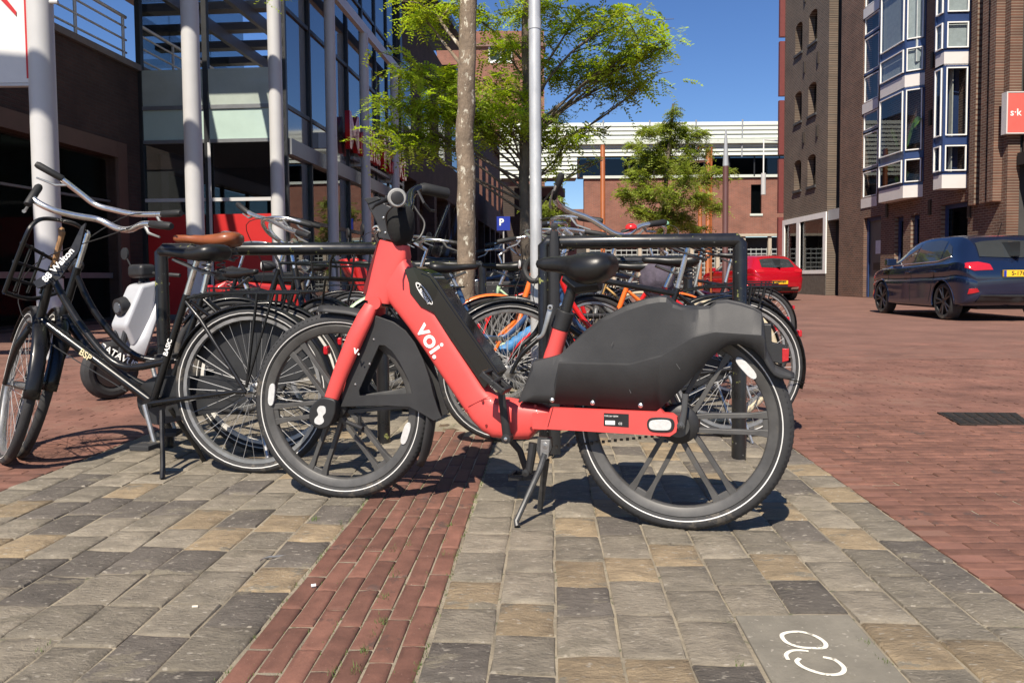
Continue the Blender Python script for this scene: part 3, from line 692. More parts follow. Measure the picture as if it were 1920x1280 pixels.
# small black wheel-like motor guard below the frame
m1 = MB(); m1.tube([h3(1000, 830, .02), h3(992, 885, .03)], [.016, .013], 10); m1.lathe([(.001, .02), (.012, .018), (.012, -.018), (.001, -.02)], h3(988, 884, .03), 'Y', 14); m1.build('stand_bracket', PLASTIC, bike)
# double-leg kickstand
ks = MB(); f1 = HI @ G(970, 990); ks.prism(hpoly([(1010, 818), (1034, 820), (1036, 838), (1026, 858), (1014, 862), (1007, 840)], .04), .03, .05); 
ks.tube([h3(1022, 850, .045), h3(1012, 880, .06), f1 + Vector((.006, -.01, .02)), f1 + Vector((0, 0, .006))], [.011, .0105, .009, .010], 10)
f2 = HI @ G(1012, 958); ks.tube([h3(1024, 860, .02), f2 + Vector((0, 0, .006))], [.012, .010], 8, flat=.7)
kso = ks.build('kickstand', mat('stand_grey', (.075, .075, .075), .45, .5, .3, 30), bike, bevel=0)
m1 = MB(); m1.lathe([(.001, .053), (.011, .052), (.012, .048)], Vector((h3(1022, 835, .05).x, 0, h3(1022, 835, .05).z)), 'Y', 14); m1.prism(hpoly([(1014, 824), (1031, 824), (1028, 858), (1016, 868), (1013, 850)], .05), .047, .051); m1.build('stand_plate', ALU, kso, bevel=.001)
# cockpit: plastic shroud, basket bracket, handlebar, grips, lever, cable sock
SHROUD = mat('cockpit_plastic', (.03, .03, .032), .45, 0, .15, 15, bump=.0003, bscale=300)
m1 = MB(); m1.prism(hpoly([(694, 376), (716, 374), (745, 392), (764, 420), (768, 458), (716, 447), (713, 418), (700, 392)]), -.030, .030); sh = spart(m1, 'cockpit_shroud', SHROUD, bevel=.006, seg=3)
m1 = MB(); m1.prism(hpoly([(692, 374), (716, 370), (722, 375), (700, 384)]), -.034, .034); spart(m1, 'display_mount', PLASTIC, sh, bevel=.002)
SOCK = mat('black_cloth', (.004, .004, .004), .95, 0, .3, 20, bump=.004, bscale=18)
sk = MB(); rows = []
for (x, y, ru, rv) in ((751, 387, .030, .030), (752, 398, .045, .052), (751, 415, .050, .060), (752, 432, .047, .060), (753, 446, .036, .054), (752, 455, .026, .046), (750, 461, .012, .03)):
    c0 = h3(x, y, .012); rows.append([c0 + Vector((ru * math.cos(t) * (1 + .06 * math.sin(3 * t)), rv * math.sin(t), 0)) for t in [2 * math.pi * k / 18 for k in range(18)]])
sk.loft(rows, close_v=True, caps=True); spart(sk, 'cloth_cover', SOCK, sh, angle=80)
hbm = MB()
near = catmull([h3(757, 392, 0), h3(746, 384, .07), h3(728, 376, .18), h3(726, 371, .26)], 6)
GR = [h3(764, 396, 0), h3(769, 388, -.05), h3(775, 369, -.12), h3(785, 360, -.16), h3(803, 356, -.19), h3(848, 365, -.26)]
farb = catmull(GR, 6)
hbm.tube(near, .014, 12); hbm.tube(farb, .0165, 12); hbm.tube([h3(752, 400, 0), h3(760, 394, 0)], .02, 12); hbm.tube([h3(744, 450), h3(756, 396)], .016, 12)
hb_ = spart(hbm, 'handlebar', GLOSSB, angle=60)
m1 = MB(); m1.tube([h3(797, 357, -.185), h3(803, 356, -.19), h3(848, 366, -.265)], [.021, .0225, .0215], 14); spart(m1, 'grip', mat('rubber_grip', (.014, .014, .014), .6, 0, .2, 30, bump=.001, bscale=160), hb_)
ge = h3(728, 366, .31); gs = h3(728, 371, .20)
m1 = MB(); m1.tube([gs, gs.lerp(ge, .5), ge], [.019, .0185, .019], 18); spart(m1, 'grip', MATS['rubber_grip'], hb_)
gd = (ge - gs).normalized()
m1 = MB(); m1.tube([ge - gd * .022, ge - gd * .002, ge + gd * .004], [.027, .0295, .026], 22); spart(m1, 'grip_end', mat('pale_grip', (.30, .30, .29), .6, 0, .1, 60, bump=.001, bscale=200), hb_)
m1 = MB(); m1.tube([ge + gd * .002, ge + gd * .007, ge + gd * .009], [.021, .019, .012], 18); spart(m1, 'grip_cap', PLASTIC, hb_)
m1 = MB(); m1.tube([h3(726, 372, .17), h3(712, 373, .20), h3(692, 382, .24), h3(686, 388, .26)], [.010, .008, .006, .005], 8, flat=.6); m1.box(h3(726, 374, .16), (.03, .035, .03)); spart(m1, 'brake_lever', PLASTIC, hb_, bevel=.002)
m1 = MB(); m1.tube([h3(790, 360, -.15), h3(800, 382, -.14), h3(812, 396, -.17), h3(822, 398, -.21)], .0055, 8); m1.tube(catmull([h3(770, 372, -.1), h3(785, 398, -.06), h3(796, 420, -.03), h3(786, 445, -.0), h3(770, 455, 0)], 6), .004, 6); m1.tube(catmull([h3(740, 380, .1), h3(722, 400, .08), h3(726, 430, .05), h3(738, 455, .03)], 6), .0035, 6); spart(m1, 'cable', PLASTIC, hb_)
for x, y in ((709, 432), (719, 408), (727, 424), (722, 436)):
    q = h3(x, y, .03); m1 = MB(); m1.lathe([(.001, .034), (.004, .033), (.005, .030)], Vector((q.x, 0, q.z)), 'Y', 10); spart(m1, 'bolt', BOLT, sh)
b_ = MB(); b_.tube(catmull([h3(706, 432, .02), h3(700, 428, .03), h3(707, 424, .035), h3(713, 434, .03)], 5), .004, 6); spart(b_, 'lock_hook', CHROME, sh)
# number plate / head light at the front of the head tube
m1 = MB(); m1.prism(hpoly([(712, 462), (716, 452), (697, 552), (690, 552), (687, 545), (700, 500)]), -.028, .028); m1.build('front_shield', mat('dark_red_plastic', (.12, .012, .012), .4), bike, bevel=.003)
# ---------------------------------------------------------------- city bicycles
WR = .345
CREAM = mat('cream_rubber', (.55, .47, .33), .75, 0, .2, 14, spots=((.2, .16, .11), 6, .62))
WHITEW = mat('whitewall_rubber', (.62, .60, .55), .7, 0, .15, 12)
GRIPM = MATS['rubber_grip']
CACHE = {}
def cached(key, fn):
    if key not in CACHE: CACHE[key] = fn()
    return CACHE[key]
def m_tyre(m):
    def f():
        b = MB(); rt = .021; b.lathe(torus_prof(WR - rt, rt, 10), (0, 0, 0), 'Y', 48, closed=True); me = b.mesh('tyre', 60); me.materials.append(m); return me
    return cached(('tyre', m.name), f)
def m_stripe(m):
    def f():
        b = MB(); rt = .021
        for s in (-1, 1): b.lathe([(WR - rt + (rt + .001) * math.cos(a), s * (rt + .001) * math.sin(a)) for a in (R(96), R(106))], (0, 0, 0), 'Y', 48)
        me = b.mesh('stripe', 60); me.materials.append(m); return me
    return cached(('stripe', m.name), f)
def m_rim(m):
    def f():
        b = MB(); r1 = WR - .040; b.lathe([(r1, .013), (r1 - .014, .012), (r1 - .018, 0), (r1 - .014, -.012), (r1, -.013)], (0, 0, 0), 'Y', 48, closed=True); me = b.mesh('rim', 50); me.materials.append(m); return me
    return cached(('rim', m.name), f)
def m_spokes(rh=.02):
    def f():
        b = MB()
        for i in range(36):
            a = 2 * math.pi * i / 36; s = 1 if i % 2 else -1; ha = a + (R(50) if (i // 2) % 2 else -R(50)); r1 = WR - .055
            b.tube([(rh * math.cos(ha), .03 * s, rh * math.sin(ha)), (r1 * math.cos(a), 0, r1 * math.sin(a))], .0012, 3)
        me = b.mesh('spokes', 30); me.materials.append(mat('spoke_steel', (.30, .30, .30), .55, .2, .1)); return me
    return cached(('spokes', rh), f)
def m_hub():
    def f():
        b = MB(); b.lathe([(.001, .055), (.008, .054), (.008, .036), (.026, .034), (.026, .028), (.018, .024), (.018, -.024), (.026, -.028), (.026, -.034), (.008, -.036), (.008, -.054), (.001, -.055)], (0, 0, 0), 'Y', 16); me = b.mesh('hub', 40); me.materials.append(ALU); return me
    return cached('hub', f)
def spokewheel(name, parent, M, tm, rimm=ALU, stripe=None):
    w_ = obj(name, m_tyre(tm), None, parent); w_.matrix_local = M
    obj('rim', m_rim(rimm), None, w_); s_ = obj('spokes', m_spokes(), None, w_); s_['kind'] = 'stuff'
    obj('hub', m_hub(), None, w_)
    if stripe: obj('reflective_stripe', m_stripe(stripe), None, w_)
    return w_
def arc_fender(c, r, a0, a1, hw, n=22):
    rows = []
    for i in range(n + 1):
        a = a0 + (a1 - a0) * i / n; rows.append([c + Vector(((r - .012 * abs(e) ** 2) * math.cos(a), hw * e, (r - .012 * abs(e) ** 2) * math.sin(a))) for e in (-1, -.6, 0, .6, 1)])
    b = MB(); b.loft(rows); return b
def city_bike(label, rear, front, col=BLACK, style='step', tyre=RUBBER, steer=0, lean=0, saddle_m=None, saddle_z=.93, bars='swept', bar_pts=None, rack=True, carrier=False,
              case=True, coat=False, bell=None, stand=False, fender=None, wb=1.12, group='bicycles parked at the racks', stem=CHROME, pannier=None, sleeve=None, rim=ALU, light=True, stripe=None, crank_a=-1.9):
    d = Vector((front.x - rear.x, front.y - rear.y, 0)).normalized(); y = Vector((0, 0, 1)).cross(d)
    M = Matrix((d, y, Vector((0, 0, 1)))).transposed().to_4x4(); M.translation = Vector((rear.x, rear.y, 0)); M = M @ Matrix.Rotation(R(lean), 4, 'X')
    Mi = M.inverted()
    root = empty('city_bicycle', label, 'bicycle', group, M)
    fender = fender or BLACK
    rc, fc = Vector((0, 0, WR)), Vector((wb, 0, WR)); BB = Vector((.455, 0, .285)); ST = Vector((.285, 0, .74)); SP = Vector((.235, 0, saddle_z - .05))
    HB_, HT_ = Vector((wb - .185, 0, .62)), Vector((wb - .265, 0, .86)); ax = (HT_ - HB_).normalized()
    sax_M = Matrix.Translation(HB_) @ Matrix.Rotation(R(steer), 4, ax) @ Matrix.Translation(-HB_)
    # frame
    f = MB(); f.tube([BB, ST], .0155, 10); f.tube([HB_ - ax * .02, HT_], .018, 10)
    if style == 'step':
        f.tube(catmull([HB_ + ax * .03, HB_ + Vector((-.15, 0, -.17)), HB_ + Vector((-.34, 0, -.29)), BB + Vector((.0, 0, .02))], 6), .0185, 10)
        f.tube(catmull([HT_ - ax * .03, HT_ + Vector((-.08, 0, -.22)), HT_ + Vector((-.24, 0, -.40)), BB.lerp(ST, .32)], 6), .0145, 10)
    elif style == 'straight':
        f.tube([HB_ + ax * .02, BB], .019, 10); f.tube(catmull([HT_ - ax * .04, HT_ + Vector((-.13, 0, -.26)), HT_ + Vector((-.30, 0, -.42)), BB.lerp(ST, .38)], 6), .0155, 10)
    elif style == 'low':
        f.tube(catmull([HB_ + ax * .1, HB_ + Vector((-.12, 0, -.10)), HB_ + Vector((-.30, 0, -.28)), BB], 6), .025, 10)
    else:
        f.tube([HB_ + ax * .02, BB], .0165, 10); f.tube([HT_ - ax * .04, ST - (ST - BB).normalized() * .03], .0145, 10)
    for s in (-1, 1):
        f.tube([BB + Vector((0, .03 * s, 0)), Vector((.05, .055 * s, WR)), rc + Vector((0, .058 * s, 0))], [.011, .009, .009], 8)
        f.tube([ST + Vector((-.005, .015 * s, -.03)), Vector((.20, .045 * s, .64)), rc + Vector((0, .058 * s, 0))], [.008, .0085, .008], 8)
    f.tube([BB - Vector((0, .04, 0)), BB + Vector((0, .04, 0))], .022, 12)
    fo = f.build('frame', col, root, 50)
    if sleeve: 
        s_ = MB(); q0, q1 = HB_.lerp(BB, .12), HB_.lerp(BB, .82); n = 26; s_.tube([q0.lerp(q1, i / n) for i in range(n + 1)], [.034 + .004 * math.sin(i * 2.1) for i in range(n + 1)], 12); s_.build('tube_sleeve', sleeve, fo, 80)
    # wheels
    rwl = spokewheel('rear_wheel', root, Matrix.Translation(rc), tyre, rim, stripe)
    fwl = spokewheel('front_wheel', root, sax_M @ Matrix.Translation(fc), tyre, rim, stripe)
    def sp(b, name, m, parent=root, **k):
        o = b.build(name, m, parent, **k)
        if parent is root: o.matrix_local = sax_M
        return o
    k = MB()
    for s in (-1, 1): k.tube(catmull([HB_ - ax * .025 + Vector((0, .03 * s, 0)), HB_ - ax * .10 + Vector((.004, .052 * s, 0)), Vector((wb - .055, .055 * s, .44)), fc + Vector((0, .055 * s, 0))], 4), [.0145] * 5 + [.0125] * 4 + [.010] * 4, 8)
    k.tube([HB_ - ax * .02 + Vector((0, -.04, 0)), HB_ - ax * .02 + Vector((0, .04, 0))], .016, 8); sp(k, 'fork', col, angle=60)
    for (c_, a0, a1, nm, st_) in ((rc, R(20), R(198), 'rear_mudguard', 0), (fc, R(35), R(188), 'front_mudguard', 1)):
        b = arc_fender(c_, WR + .014, a0, a1, .030)
        o = b.build(nm, fender, root, 60, solid=.002)
        b2 = MB(); ang = a1 - .1
        for s in (-1, 1): b2.tube([c_ + Vector((0, .05 * s, 0)), c_ + Vector(((WR + .008) * math.cos(ang), .03 * s, (WR + .008) * math.sin(ang)))], .0028, 5)
        b2.build('mudguard_stay', fender, o)
        if st_: o.matrix_local = sax_M
    # light at the back
    b = MB(); b.box((-.355 * math.cos(R(28)) - .012, 0, WR + .355 * math.sin(R(28))), (.02, .035, .035)); b.build('rear_reflector', REDREF, root, bevel=.006)
    if coat:
        cp = MB()
        n = 20; pts = [(WR * .93 * math.cos(a), WR + WR * .93 * math.sin(a)) for a in [R(25) + (R(165) - R(25)) * i / n for i in range(n + 1)]]
        pts += [(-.10, WR + .01), (.09, WR + .01)]
        cp.prism(pts, -.037, -.035)
        cp.build('coat_guard', mat('coat_guard_vinyl', (.016, .017, .019), .6, 0, .2, 12), root)
    if case:
        cc = MB(); pts = []
        for i in range(13): a = R(-90) + R(180) * i / 12; pts.append((BB.x + .105 * math.cos(a), BB.z + .105 * math.sin(a)))
        for i in range(13): a = R(90) + R(180) * i / 12; pts.append((.0 + .055 * math.cos(a), WR - .002 + .055 * math.sin(a)))
        cc.prism(pts, -.062, -.040); cc.build('chain_case', mat('chain_case_black', (.02, .021, .023), .45, 0, .2, 10), root, bevel=.005)
    else:
        cc = MB(); cc.lathe([(.085, -.040), (.085, -.046), (.078, -.046), (.078, -.040)], BB, 'Y', 28, closed=True)
        for i in range(5): a = i * 2 * math.pi / 5; cc.tube([BB + Vector((0, -.043, 0)), BB + Vector((.08 * math.cos(a), -.043, .08 * math.sin(a)))], .005, 5)
        cc.tube([BB + Vector((0, -.045, .08)), rc + Vector((0, -.045, .03))], .004, 4); cc.tube([BB + Vector((0, -.045, -.08)), rc + Vector((0, -.045, -.03))], .004, 4); cc.build('chainring', MATS['dark_steel'], root)
    for s in (-1, 1):
        a = crank_a + (0 if s > 0 else math.pi); e = BB + Vector((.165 * math.cos(a), .075 * s, .165 * math.sin(a))); c1 = MB()
        c1.tube([BB + Vector((0, .058 * s, 0)), e], [.011, .009], 8); c1.build('crank', ALU, root)
        p1 = MB(); p1.box(e + Vector((0, .06 * s, 0)), (.085, .085, .022)); p1.build('pedal', RUBBER, root, bevel=.004)
    # saddle and post
    b = MB(); b.tube([ST - (ST - BB).normalized() * .02, SP], .0128, 10); b.build('seat_post', CHROME, root)
    z0, x0 = saddle_z, SP.x
    sd_ = saddle(root, [(x0 + .175, z0 - .002, z0 - .02, .008), (x0 + .16, z0 + .004, z0 - .03, .022), (x0 + .10, z0 + .004, z0 - .035, .028), (x0 + .04, z0 + .002, z0 - .045, .042), (x0 - .02, z0 + .008, z0 - .055, .078), (x0 - .07, z0 + .016, z0 - .055, .098), (x0 - .105, z0 + .016, z0 - .05, .092), (x0 - .125, z0 + .004, z0 - .035, .05)], saddle_m or SADM)
    b = MB()
    for s in (-1, 1):
        q = []; n = 40
        for i in range(n + 1): t = i / n * 6 * math.pi; q.append(Vector((x0 - .075 + .017 * math.cos(t), .055 * s + .017 * math.sin(t), z0 - .11 + .06 * i / n)))
        b.tube(q, .0035, 5)
    b.tube([Vector((x0 + .1, 0, z0 - .045)), Vector((x0, 0, z0 - .085)), Vector((x0 - .09, 0, z0 - .112))], .008, 6, flat=3); b.build('saddle_spring', MATS['dark_steel'], sd_)
    # handlebar and stem
    top = HT_ + ax * .16
    b = MB(); b.tube([HT_ - ax * .03, top], .0118, 10); b.tube([top - ax * .012, top + Vector((.04, 0, .012))], .0135, 8); sp(b, 'stem', stem)
    if bar_pts:
        q = [Mi @ p for p in bar_pts]; q = catmull(q, 6); b = MB(); b.tube(q, .0132, 10); hb_ = b.build('handlebar', CHROME, root, 60); ends = ((q[0], q[5]), (q[-1], q[-6])); bm_ = q[len(q) * 3 // 4]
    else:
        t0 = top + Vector((.04, 0, .012)); q = []
        if bars == 'swept': hp_ = [(0, .0, 0), (.035, .09, .03), (.02, .20, .06), (-.09, .275, .055), (-.22, .29, .03)]
        elif bars == 'high': hp_ = [(0, .0, 0), (.06, .08, .06), (.06, .19, .12), (-.06, .29, .13), (-.20, .30, .09)]
        else: hp_ = [(0, 0, 0), (.01, .1, .01), (0, .2, .02), (-.03, .26, .02), (-.07, .32, .015)]
        pts = [t0 + Vector((a, -b_, c_)) for a, b_, c_ in hp_[::-1]] + [t0 + Vector(p) for p in hp_[1:]]
        q = catmull(pts, 6); b = MB(); b.tube(q, .0112, 10); hb_ = sp(b, 'handlebar', CHROME, angle=60); ends = ((q[0], q[6]), (q[-1], q[-7])); bm_ = q[-14]
    for e0, e1 in ends:
        dd = (e1 - e0).normalized(); b = MB(); b.tube([e0 - dd * .012, e0, e0 + dd * .11, e0 + dd * .115], [.012, .0165, .0155, .012], 10); b.build('grip', GRIPM, hb_)
        b = MB(); c0 = e0 + dd * .15; b.tube([c0 + Vector((0, 0, -.005)), c0 - dd * .05 + Vector((.02, 0, -.035)), c0 - dd * .13 + Vector((.03, 0, -.045))], [.008, .006, .004], 6); b.build('brake_lever', ALU, hb_)
    b = MB(); b.tube(catmull([ends[1][0] + (ends[1][1] - ends[1][0]).normalized() * .16, bm_ + Vector((.09, 0, -.02)), HT_ + Vector((.08, .03, 0)), HB_ + Vector((.03, .03, 0)), BB + Vector((.1, .03, .05))], 6), .0025, 5); b.build('brake_cable', PLASTIC, hb_)
    if bell:
        c0 = bm_ + Vector((0, 0, .022)); b = MB(); b.lathe([(.001, .022), (.016, .019), (.027, .010), (.030, 0), (.028, -.006), (.001, -.006)], c0, 'Z', 18); bo = b.build('bell', bell, hb_, 60); b = MB(); b.lathe([(.001, .026), (.012, .023), (.013, .018)], c0, 'Z', 12); b.build('bell_cap', PLASTIC, bo)
    if light:
        c0 = HT_ + ax * .02 + Vector((.07, 0, 0)); b = MB(); b.tube([c0 + Vector((-.05, 0, 0)), c0 + Vector((-.02, 0, 0)), c0 + Vector((.03, 0, 0))], [.012, .03, .033], 14); lo = sp(b, 'headlight', PLASTIC if not carrier else CHROME); b = MB(); b.tube([c0 + Vector((.028, 0, 0)), c0 + Vector((.036, 0, 0))], [.029, .024], 14); b.build('headlight_lens', REFL, lo)
    if rack:
        rk = MB(); z1 = WR * 2 + .055
        for s in (-1, 1):
            rk.tube([Vector((ST.x - .02, .03 * s, z1 - .02)), Vector((.16, .055 * s, z1)), Vector((-.24, .055 * s, z1))], .0055, 6)
            rk.tube([rc + Vector((-.005, .062 * s, .02)), Vector((-.06, .058 * s, z1))], .0065, 6); rk.tube([rc + Vector((-.005, .062 * s, .02)), Vector((-.13, .058 * s, z1))], .0055, 6)
        for x in (-.24, -.13, -.02, .08, .16): rk.tube([Vector((x, -.055, z1)), Vector((x, .055, z1))], .0045, 6)
        for y_ in (-.02, .02): rk.tube([Vector((.16, y_, z1)), Vector((-.24, y_, z1))], .0035, 5)
        rk.build('rear_rack', BLACK, root)
    if carrier:
        ck = MB(); z1 = WR * 2 + .11; x0_, x1_ = wb - .12, wb + .26; hh = .16
        for s in (-1, 1):
            ck.tube([Vector((x0_, .19 * s, z1)), Vector((x1_, .19 * s, z1))], .008, 6)
            ck.tube(catmull([Vector((x0_, .19 * s, z1)), Vector((x0_ - .02, .20 * s, z1 + hh * .5)), Vector((x0_ - .03, .21 * s, z1 + hh)), Vector((x1_ + .03, .21 * s, z1 + hh)), Vector((x1_ + .015, .20 * s, z1 + hh * .5)), Vector((x1_, .19 * s, z1))], 3), .0075, 6)
            ck.tube([Vector((x0_ - .02, .2 * s, z1 + hh * .5)), Vector((x1_ + .02, .2 * s, z1 + hh * .5))], .006, 6)
            for x in (x0_ + .12, x0_ + .25): ck.tube([Vector((x, .19 * s, z1)), Vector((x, .21 * s, z1 + hh))], .006, 6)
            ck.tube([fc + Vector((.0, .06 * s, 0)), Vector((wb + .12, .10 * s, z1))], .0065, 6)
        for x in (x0_, x0_ + .09, x0_ + .18, x0_ + .27, x1_): ck.tube([Vector((x, -.19, z1)), Vector((x, .19, z1))], .006, 6)
        for x, zz, ww in ((x0_ - .03, hh, .21), (x1_ + .03, hh, .21), (x1_ + .015, hh * .5, .20), (x0_ - .02, hh * .5, .2)): ck.tube([Vector((x, -ww, z1 + zz)), Vector((x, ww, z1 + zz))], .0075, 6)
        sp(ck, 'front_carrier', BLACK)
    if pannier:
        b = MB(); z1 = WR * 2 + .06
        for s in (-1, 1):
            pts = [(.17, z1), (-.25, z1), (-.27, z1 - .10), (-.24, z1 - .27), (-.20, z1 - .30), (.02, z1 - .30), (.12, z1 - .2)]; b.prism(pts, s * .08 - .05 * 1, s * .08 + .05)
        b.b2((-.25, -.09, z1 - .01), (.17, .09, z1 + .02)); b.build('pannier', pannier, root, bevel=.02, seg=3)
    if stand:
        b = MB()
        for s in (-1, 1): b.tube([BB + Vector((-.06, .03 * s, -.03)), Vector((.33, .13 * s, .05)), Vector((.32, .15 * s, .004))], [.011, .010, .011], 8)
        b.build('kickstand', BLACK, root)
    else:
        b = MB(); b.tube([Vector((.05, .07, WR - .03)), Vector((-.03, .17, .005))], .008, 6); b.build('kickstand', ALU, root)
    return root
def gx(px, Y): return Vector(((px - 960) / F * Y, Y, 0))
BROWN = mat('brown_leather', (.235, .068, .024), .38, 0, .2, 14, coat=.2)
REDP = mat('red_bike_paint', (.55, .012, .012), .25, 0, .1, 6, coat=.6)
ORANGEP = mat('orange_bike_paint', (.80, .16, .02), .3, 0, .1, 6, coat=.6)
MINTP = mat('mint_bike_paint', (.42, .56, .36), .35, 0, .1, 6, coat=.3)
BLUEP = mat('blue_bike_paint', (.03, .07, .16), .3, 0, .1, 6, coat=.5)
BLUES = mat('blue_wrap', (.045, .19, .42), .6, 0, .2, 30, bump=.004, bscale=40)
DOTS = mat('dotted_bag', (.018, .017, .02), .7, 0, .1, 10, speck=((.6, .55, .5), 70, .66))
GREYP = mat('grey_bike_paint', (.16, .165, .17), .35, .2, .1, 8, coat=.3)
GOLDP = mat('ochre_bike_paint', (.50, .30, .10), .4, 0, .1, 8, coat=.3)
# the three black bicycles on the left
bkA = city_bike('black bicycle with front carrier and double stand at far left', G(478, 886), G(-18, 868), BLACK, 'straight', RUBBER, steer=-42, saddle_z=.93, coat=True, stand=True, carrier=False, wb=1.17, stem=RUST, stripe=MATS['reflective_stripe'], light=False,
    bar_pts=[P(72, 352, 3.25), P(62, 372, 3.2), P(95, 392, 3.2), P(140, 404, 3.25), P(185, 412, 3.3), P(220, 428, 3.28), P(245, 430, 3.22), P(272, 420, 3.15), P(318, 424, 3.08)])
bkB = city_bike('black bicycle with a brown leather saddle beside the left rack', G(508, 848), G(64, 858), BLACK, 'step', RUBBER, steer=-58, saddle_m=BROWN, saddle_z=1.00, coat=False, rack=True, stand=False, wb=1.10, stripe=WHITEW, rim=WHITEW,
    bar_pts=[P(72, 310, 3.55), P(110, 332, 3.58), P(150, 362, 3.62), P(180, 384, 3.64), P(215, 394, 3.62), P(250, 401, 3.58), P(290, 402, 3.5), P(336, 400, 3.42)])
bkC = city_bike('black bicycle with a wire front carrier facing right behind brown saddle', gx(425, 5.0), gx(622, 4.15), BLACK, 'step', RUBBER, steer=8, carrier=True, saddle_z=.86, light=True,
    bar_pts=[P(447, 384, 4.5), P(462, 396, 4.45), P(480, 405, 4.4), P(508, 414, 4.3), P(540, 430, 4.15), P(578, 442, 4.0)])
# right group, behind the big rack
bkE = city_bike('black bicycle with tall chrome handlebar and red bell behind right rack', gx(1378, 3.78), gx(950, 3.72), BLACK, 'men', RUBBER, steer=10, saddle_z=.99, bell=mat('red_bell', (.75, .02, .02), .3, 0, .05, coat=.6), stripe=MATS['reflective_stripe'],
    bar_pts=[P(1052, 330, 3.45), P(1040, 370, 3.5), P(1060, 392, 3.6), P(1105, 410, 3.66), P(1150, 437, 3.72), P(1176, 440, 3.76), P(1200, 424, 3.8), P(1245, 417, 3.9)])
bkF = city_bike('red bicycle with cream tyres behind the coral bicycle', gx(1345, 4.15), gx(955, 4.10), REDP, 'step', CREAM, steer=-12, saddle_z=.9, bars='swept', case=False, rack=False)
bkG = city_bike('orange bicycle between the red bicycles behind right rack', gx(1262, 4.75), gx(920, 4.70), ORANGEP, 'step', RUBBER, steer=8, saddle_z=.88, rack=False, fender=ORANGEP)
bkL = city_bike('dark bicycle with blue wrapped tube beside the metal post', gx(770, 4.62), gx(1115, 4.66), BLUEP, 'straight', RUBBER, steer=20, sleeve=BLUES, saddle_z=.88, case=False)
bkI = city_bike('red bicycle facing right in the second row', gx(1000, 5.3), gx(1310, 5.35), REDP, 'straight', RUBBER, steer=-15, bars='high', saddle_z=.9, bell=mat('mint_bell', (.25, .5, .33), .35, 0, .05, coat=.4), fender=REDP)
bkJ = city_bike('grey bicycle with black saddle on chrome post in second row', gx(1385, 5.0), gx(1060, 4.95), GREYP, 'men', RUBBER, steer=12, saddle_z=1.04, bars='flat', case=False)
bkH = city_bike('black bicycle with cream tyres and ochre frame far behind right rack', gx(1200, 6.4), gx(940, 6.4), GOLDP, 'step', CREAM, steer=5, saddle_z=.9)
bkP = city_bike('black bicycle facing left at the far right rack', gx(1420, 6.9), gx(1180, 6.9), BLACK, 'men', RUBBER, steer=-8, saddle_z=1.0)
# middle group
bkO = city_bike('black bicycle with chrome spokes just behind front wheel of coral bicycle', gx(795, 4.55), gx(440, 4.55), BLACK, 'step', RUBBER, steer=10, saddle_z=.9, bars='high')
bkK = city_bike('mint green bicycle left of the near tree trunk', gx(1010, 5.6), gx(730, 5.5), MINTP, 'low', RUBBER, steer=18, saddle_z=.9, fender=MINTP, bars='swept')
bkM = city_bike('black bicycle carrying a dotted pannier bag behind near tree', gx(925, 6.3), gx(670, 6.2), BLACK, 'step', RUBBER, steer=-10, pannier=DOTS, saddle_z=.92, bars='high')
bkN = city_bike('dark blue bicycle in the far middle row', gx(770, 7.0), gx(1000, 7.0), BLUEP, 'men', RUBBER, steer=15, saddle_z=.98)
bkQ = city_bike('black bicycle in the far left row near the scooter', gx(640, 6.6), gx(420, 6.5), BLACK, 'step', RUBBER, steer=-20, saddle_z=.92, bars='high')
bkR = city_bike('grey step-through bicycle in the last row behind metal post', gx(1130, 7.7), gx(930, 7.6), GREYP, 'low', RUBBER, steer=10, saddle_z=.9, bars='high')
# lettering and the front rack of the nearest left bicycle
def btext(root, s, A, B, off, size, m=DECAL, o_=.0):
    A, B = Vector(A), Vector(B); mid = (A + B) / 2; x = (B - A).normalized(); 
    M = frame3(mid + Vector((0, off, 0)), x, Vector((0, 1, 0)).cross(x)); text('lettering', s, size, m, root, M, o_, .0008)
GOLDL = mat('cream_lettering', (.72, .62, .38), .5, 0, .1)
btext(bkA, 'BSP', (.86, 0, .56), (.64, 0, .41), .021, .040, GOLDL, .0006)
btext(bkA, 'BASIC', (.405, 0, .42), (.33, 0, .62), .0175, .028, DECAL, .0006)
btext(bkB, 'BATAVUS', (.76, 0, .52), (.56, 0, .40), .020, .042, DECAL, .0006)
fcr = MB()
lp = [P(60, 470, 3.3), P(30, 540, 3.35), P(75, 425, 3.2), P(100, 412, 3.2)]
AI = bkA.matrix_world.inverted()
def loc(pts): return [AI @ p for p in pts]
fcr.tube(catmull(loc([P(8, 548, 3.15), P(45, 452, 3.12), P(62, 420, 3.14), P(88, 410, 3.2), P(140, 420, 3.4), P(165, 440, 3.5)]), 5), .009, 8)
fcr.tube(catmull(loc([P(8, 548, 3.15), P(60, 560, 3.3), P(120, 545, 3.4)]), 5), .009, 8)
fcr.tube(loc([P(40, 455, 3.12), P(115, 495, 3.35)]), .008, 6); fcr.tube(loc([P(25, 490, 3.13), P(120, 520, 3.38)]), .007, 6); fcr.tube(loc([P(15, 520, 3.14), P(100, 545, 3.35)]), .007, 6)
for t in (.2, .5, .8): fcr.tube(loc([P(45, 452, 3.12).lerp(P(115, 492, 3.35), t), P(10, 545, 3.15).lerp(P(90, 552, 3.35), t)]), .006, 6)
fcr.build('front_carrier', BLACK, bkA)
nb = MB(); q = loc([P(62, 528, 3.10), P(98, 508, 3.12), P(130, 470, 3.15), P(152, 425, 3.18), P(160, 418, 3.18), P(148, 470, 3.15), P(112, 522, 3.11), P(70, 541, 3.10)])
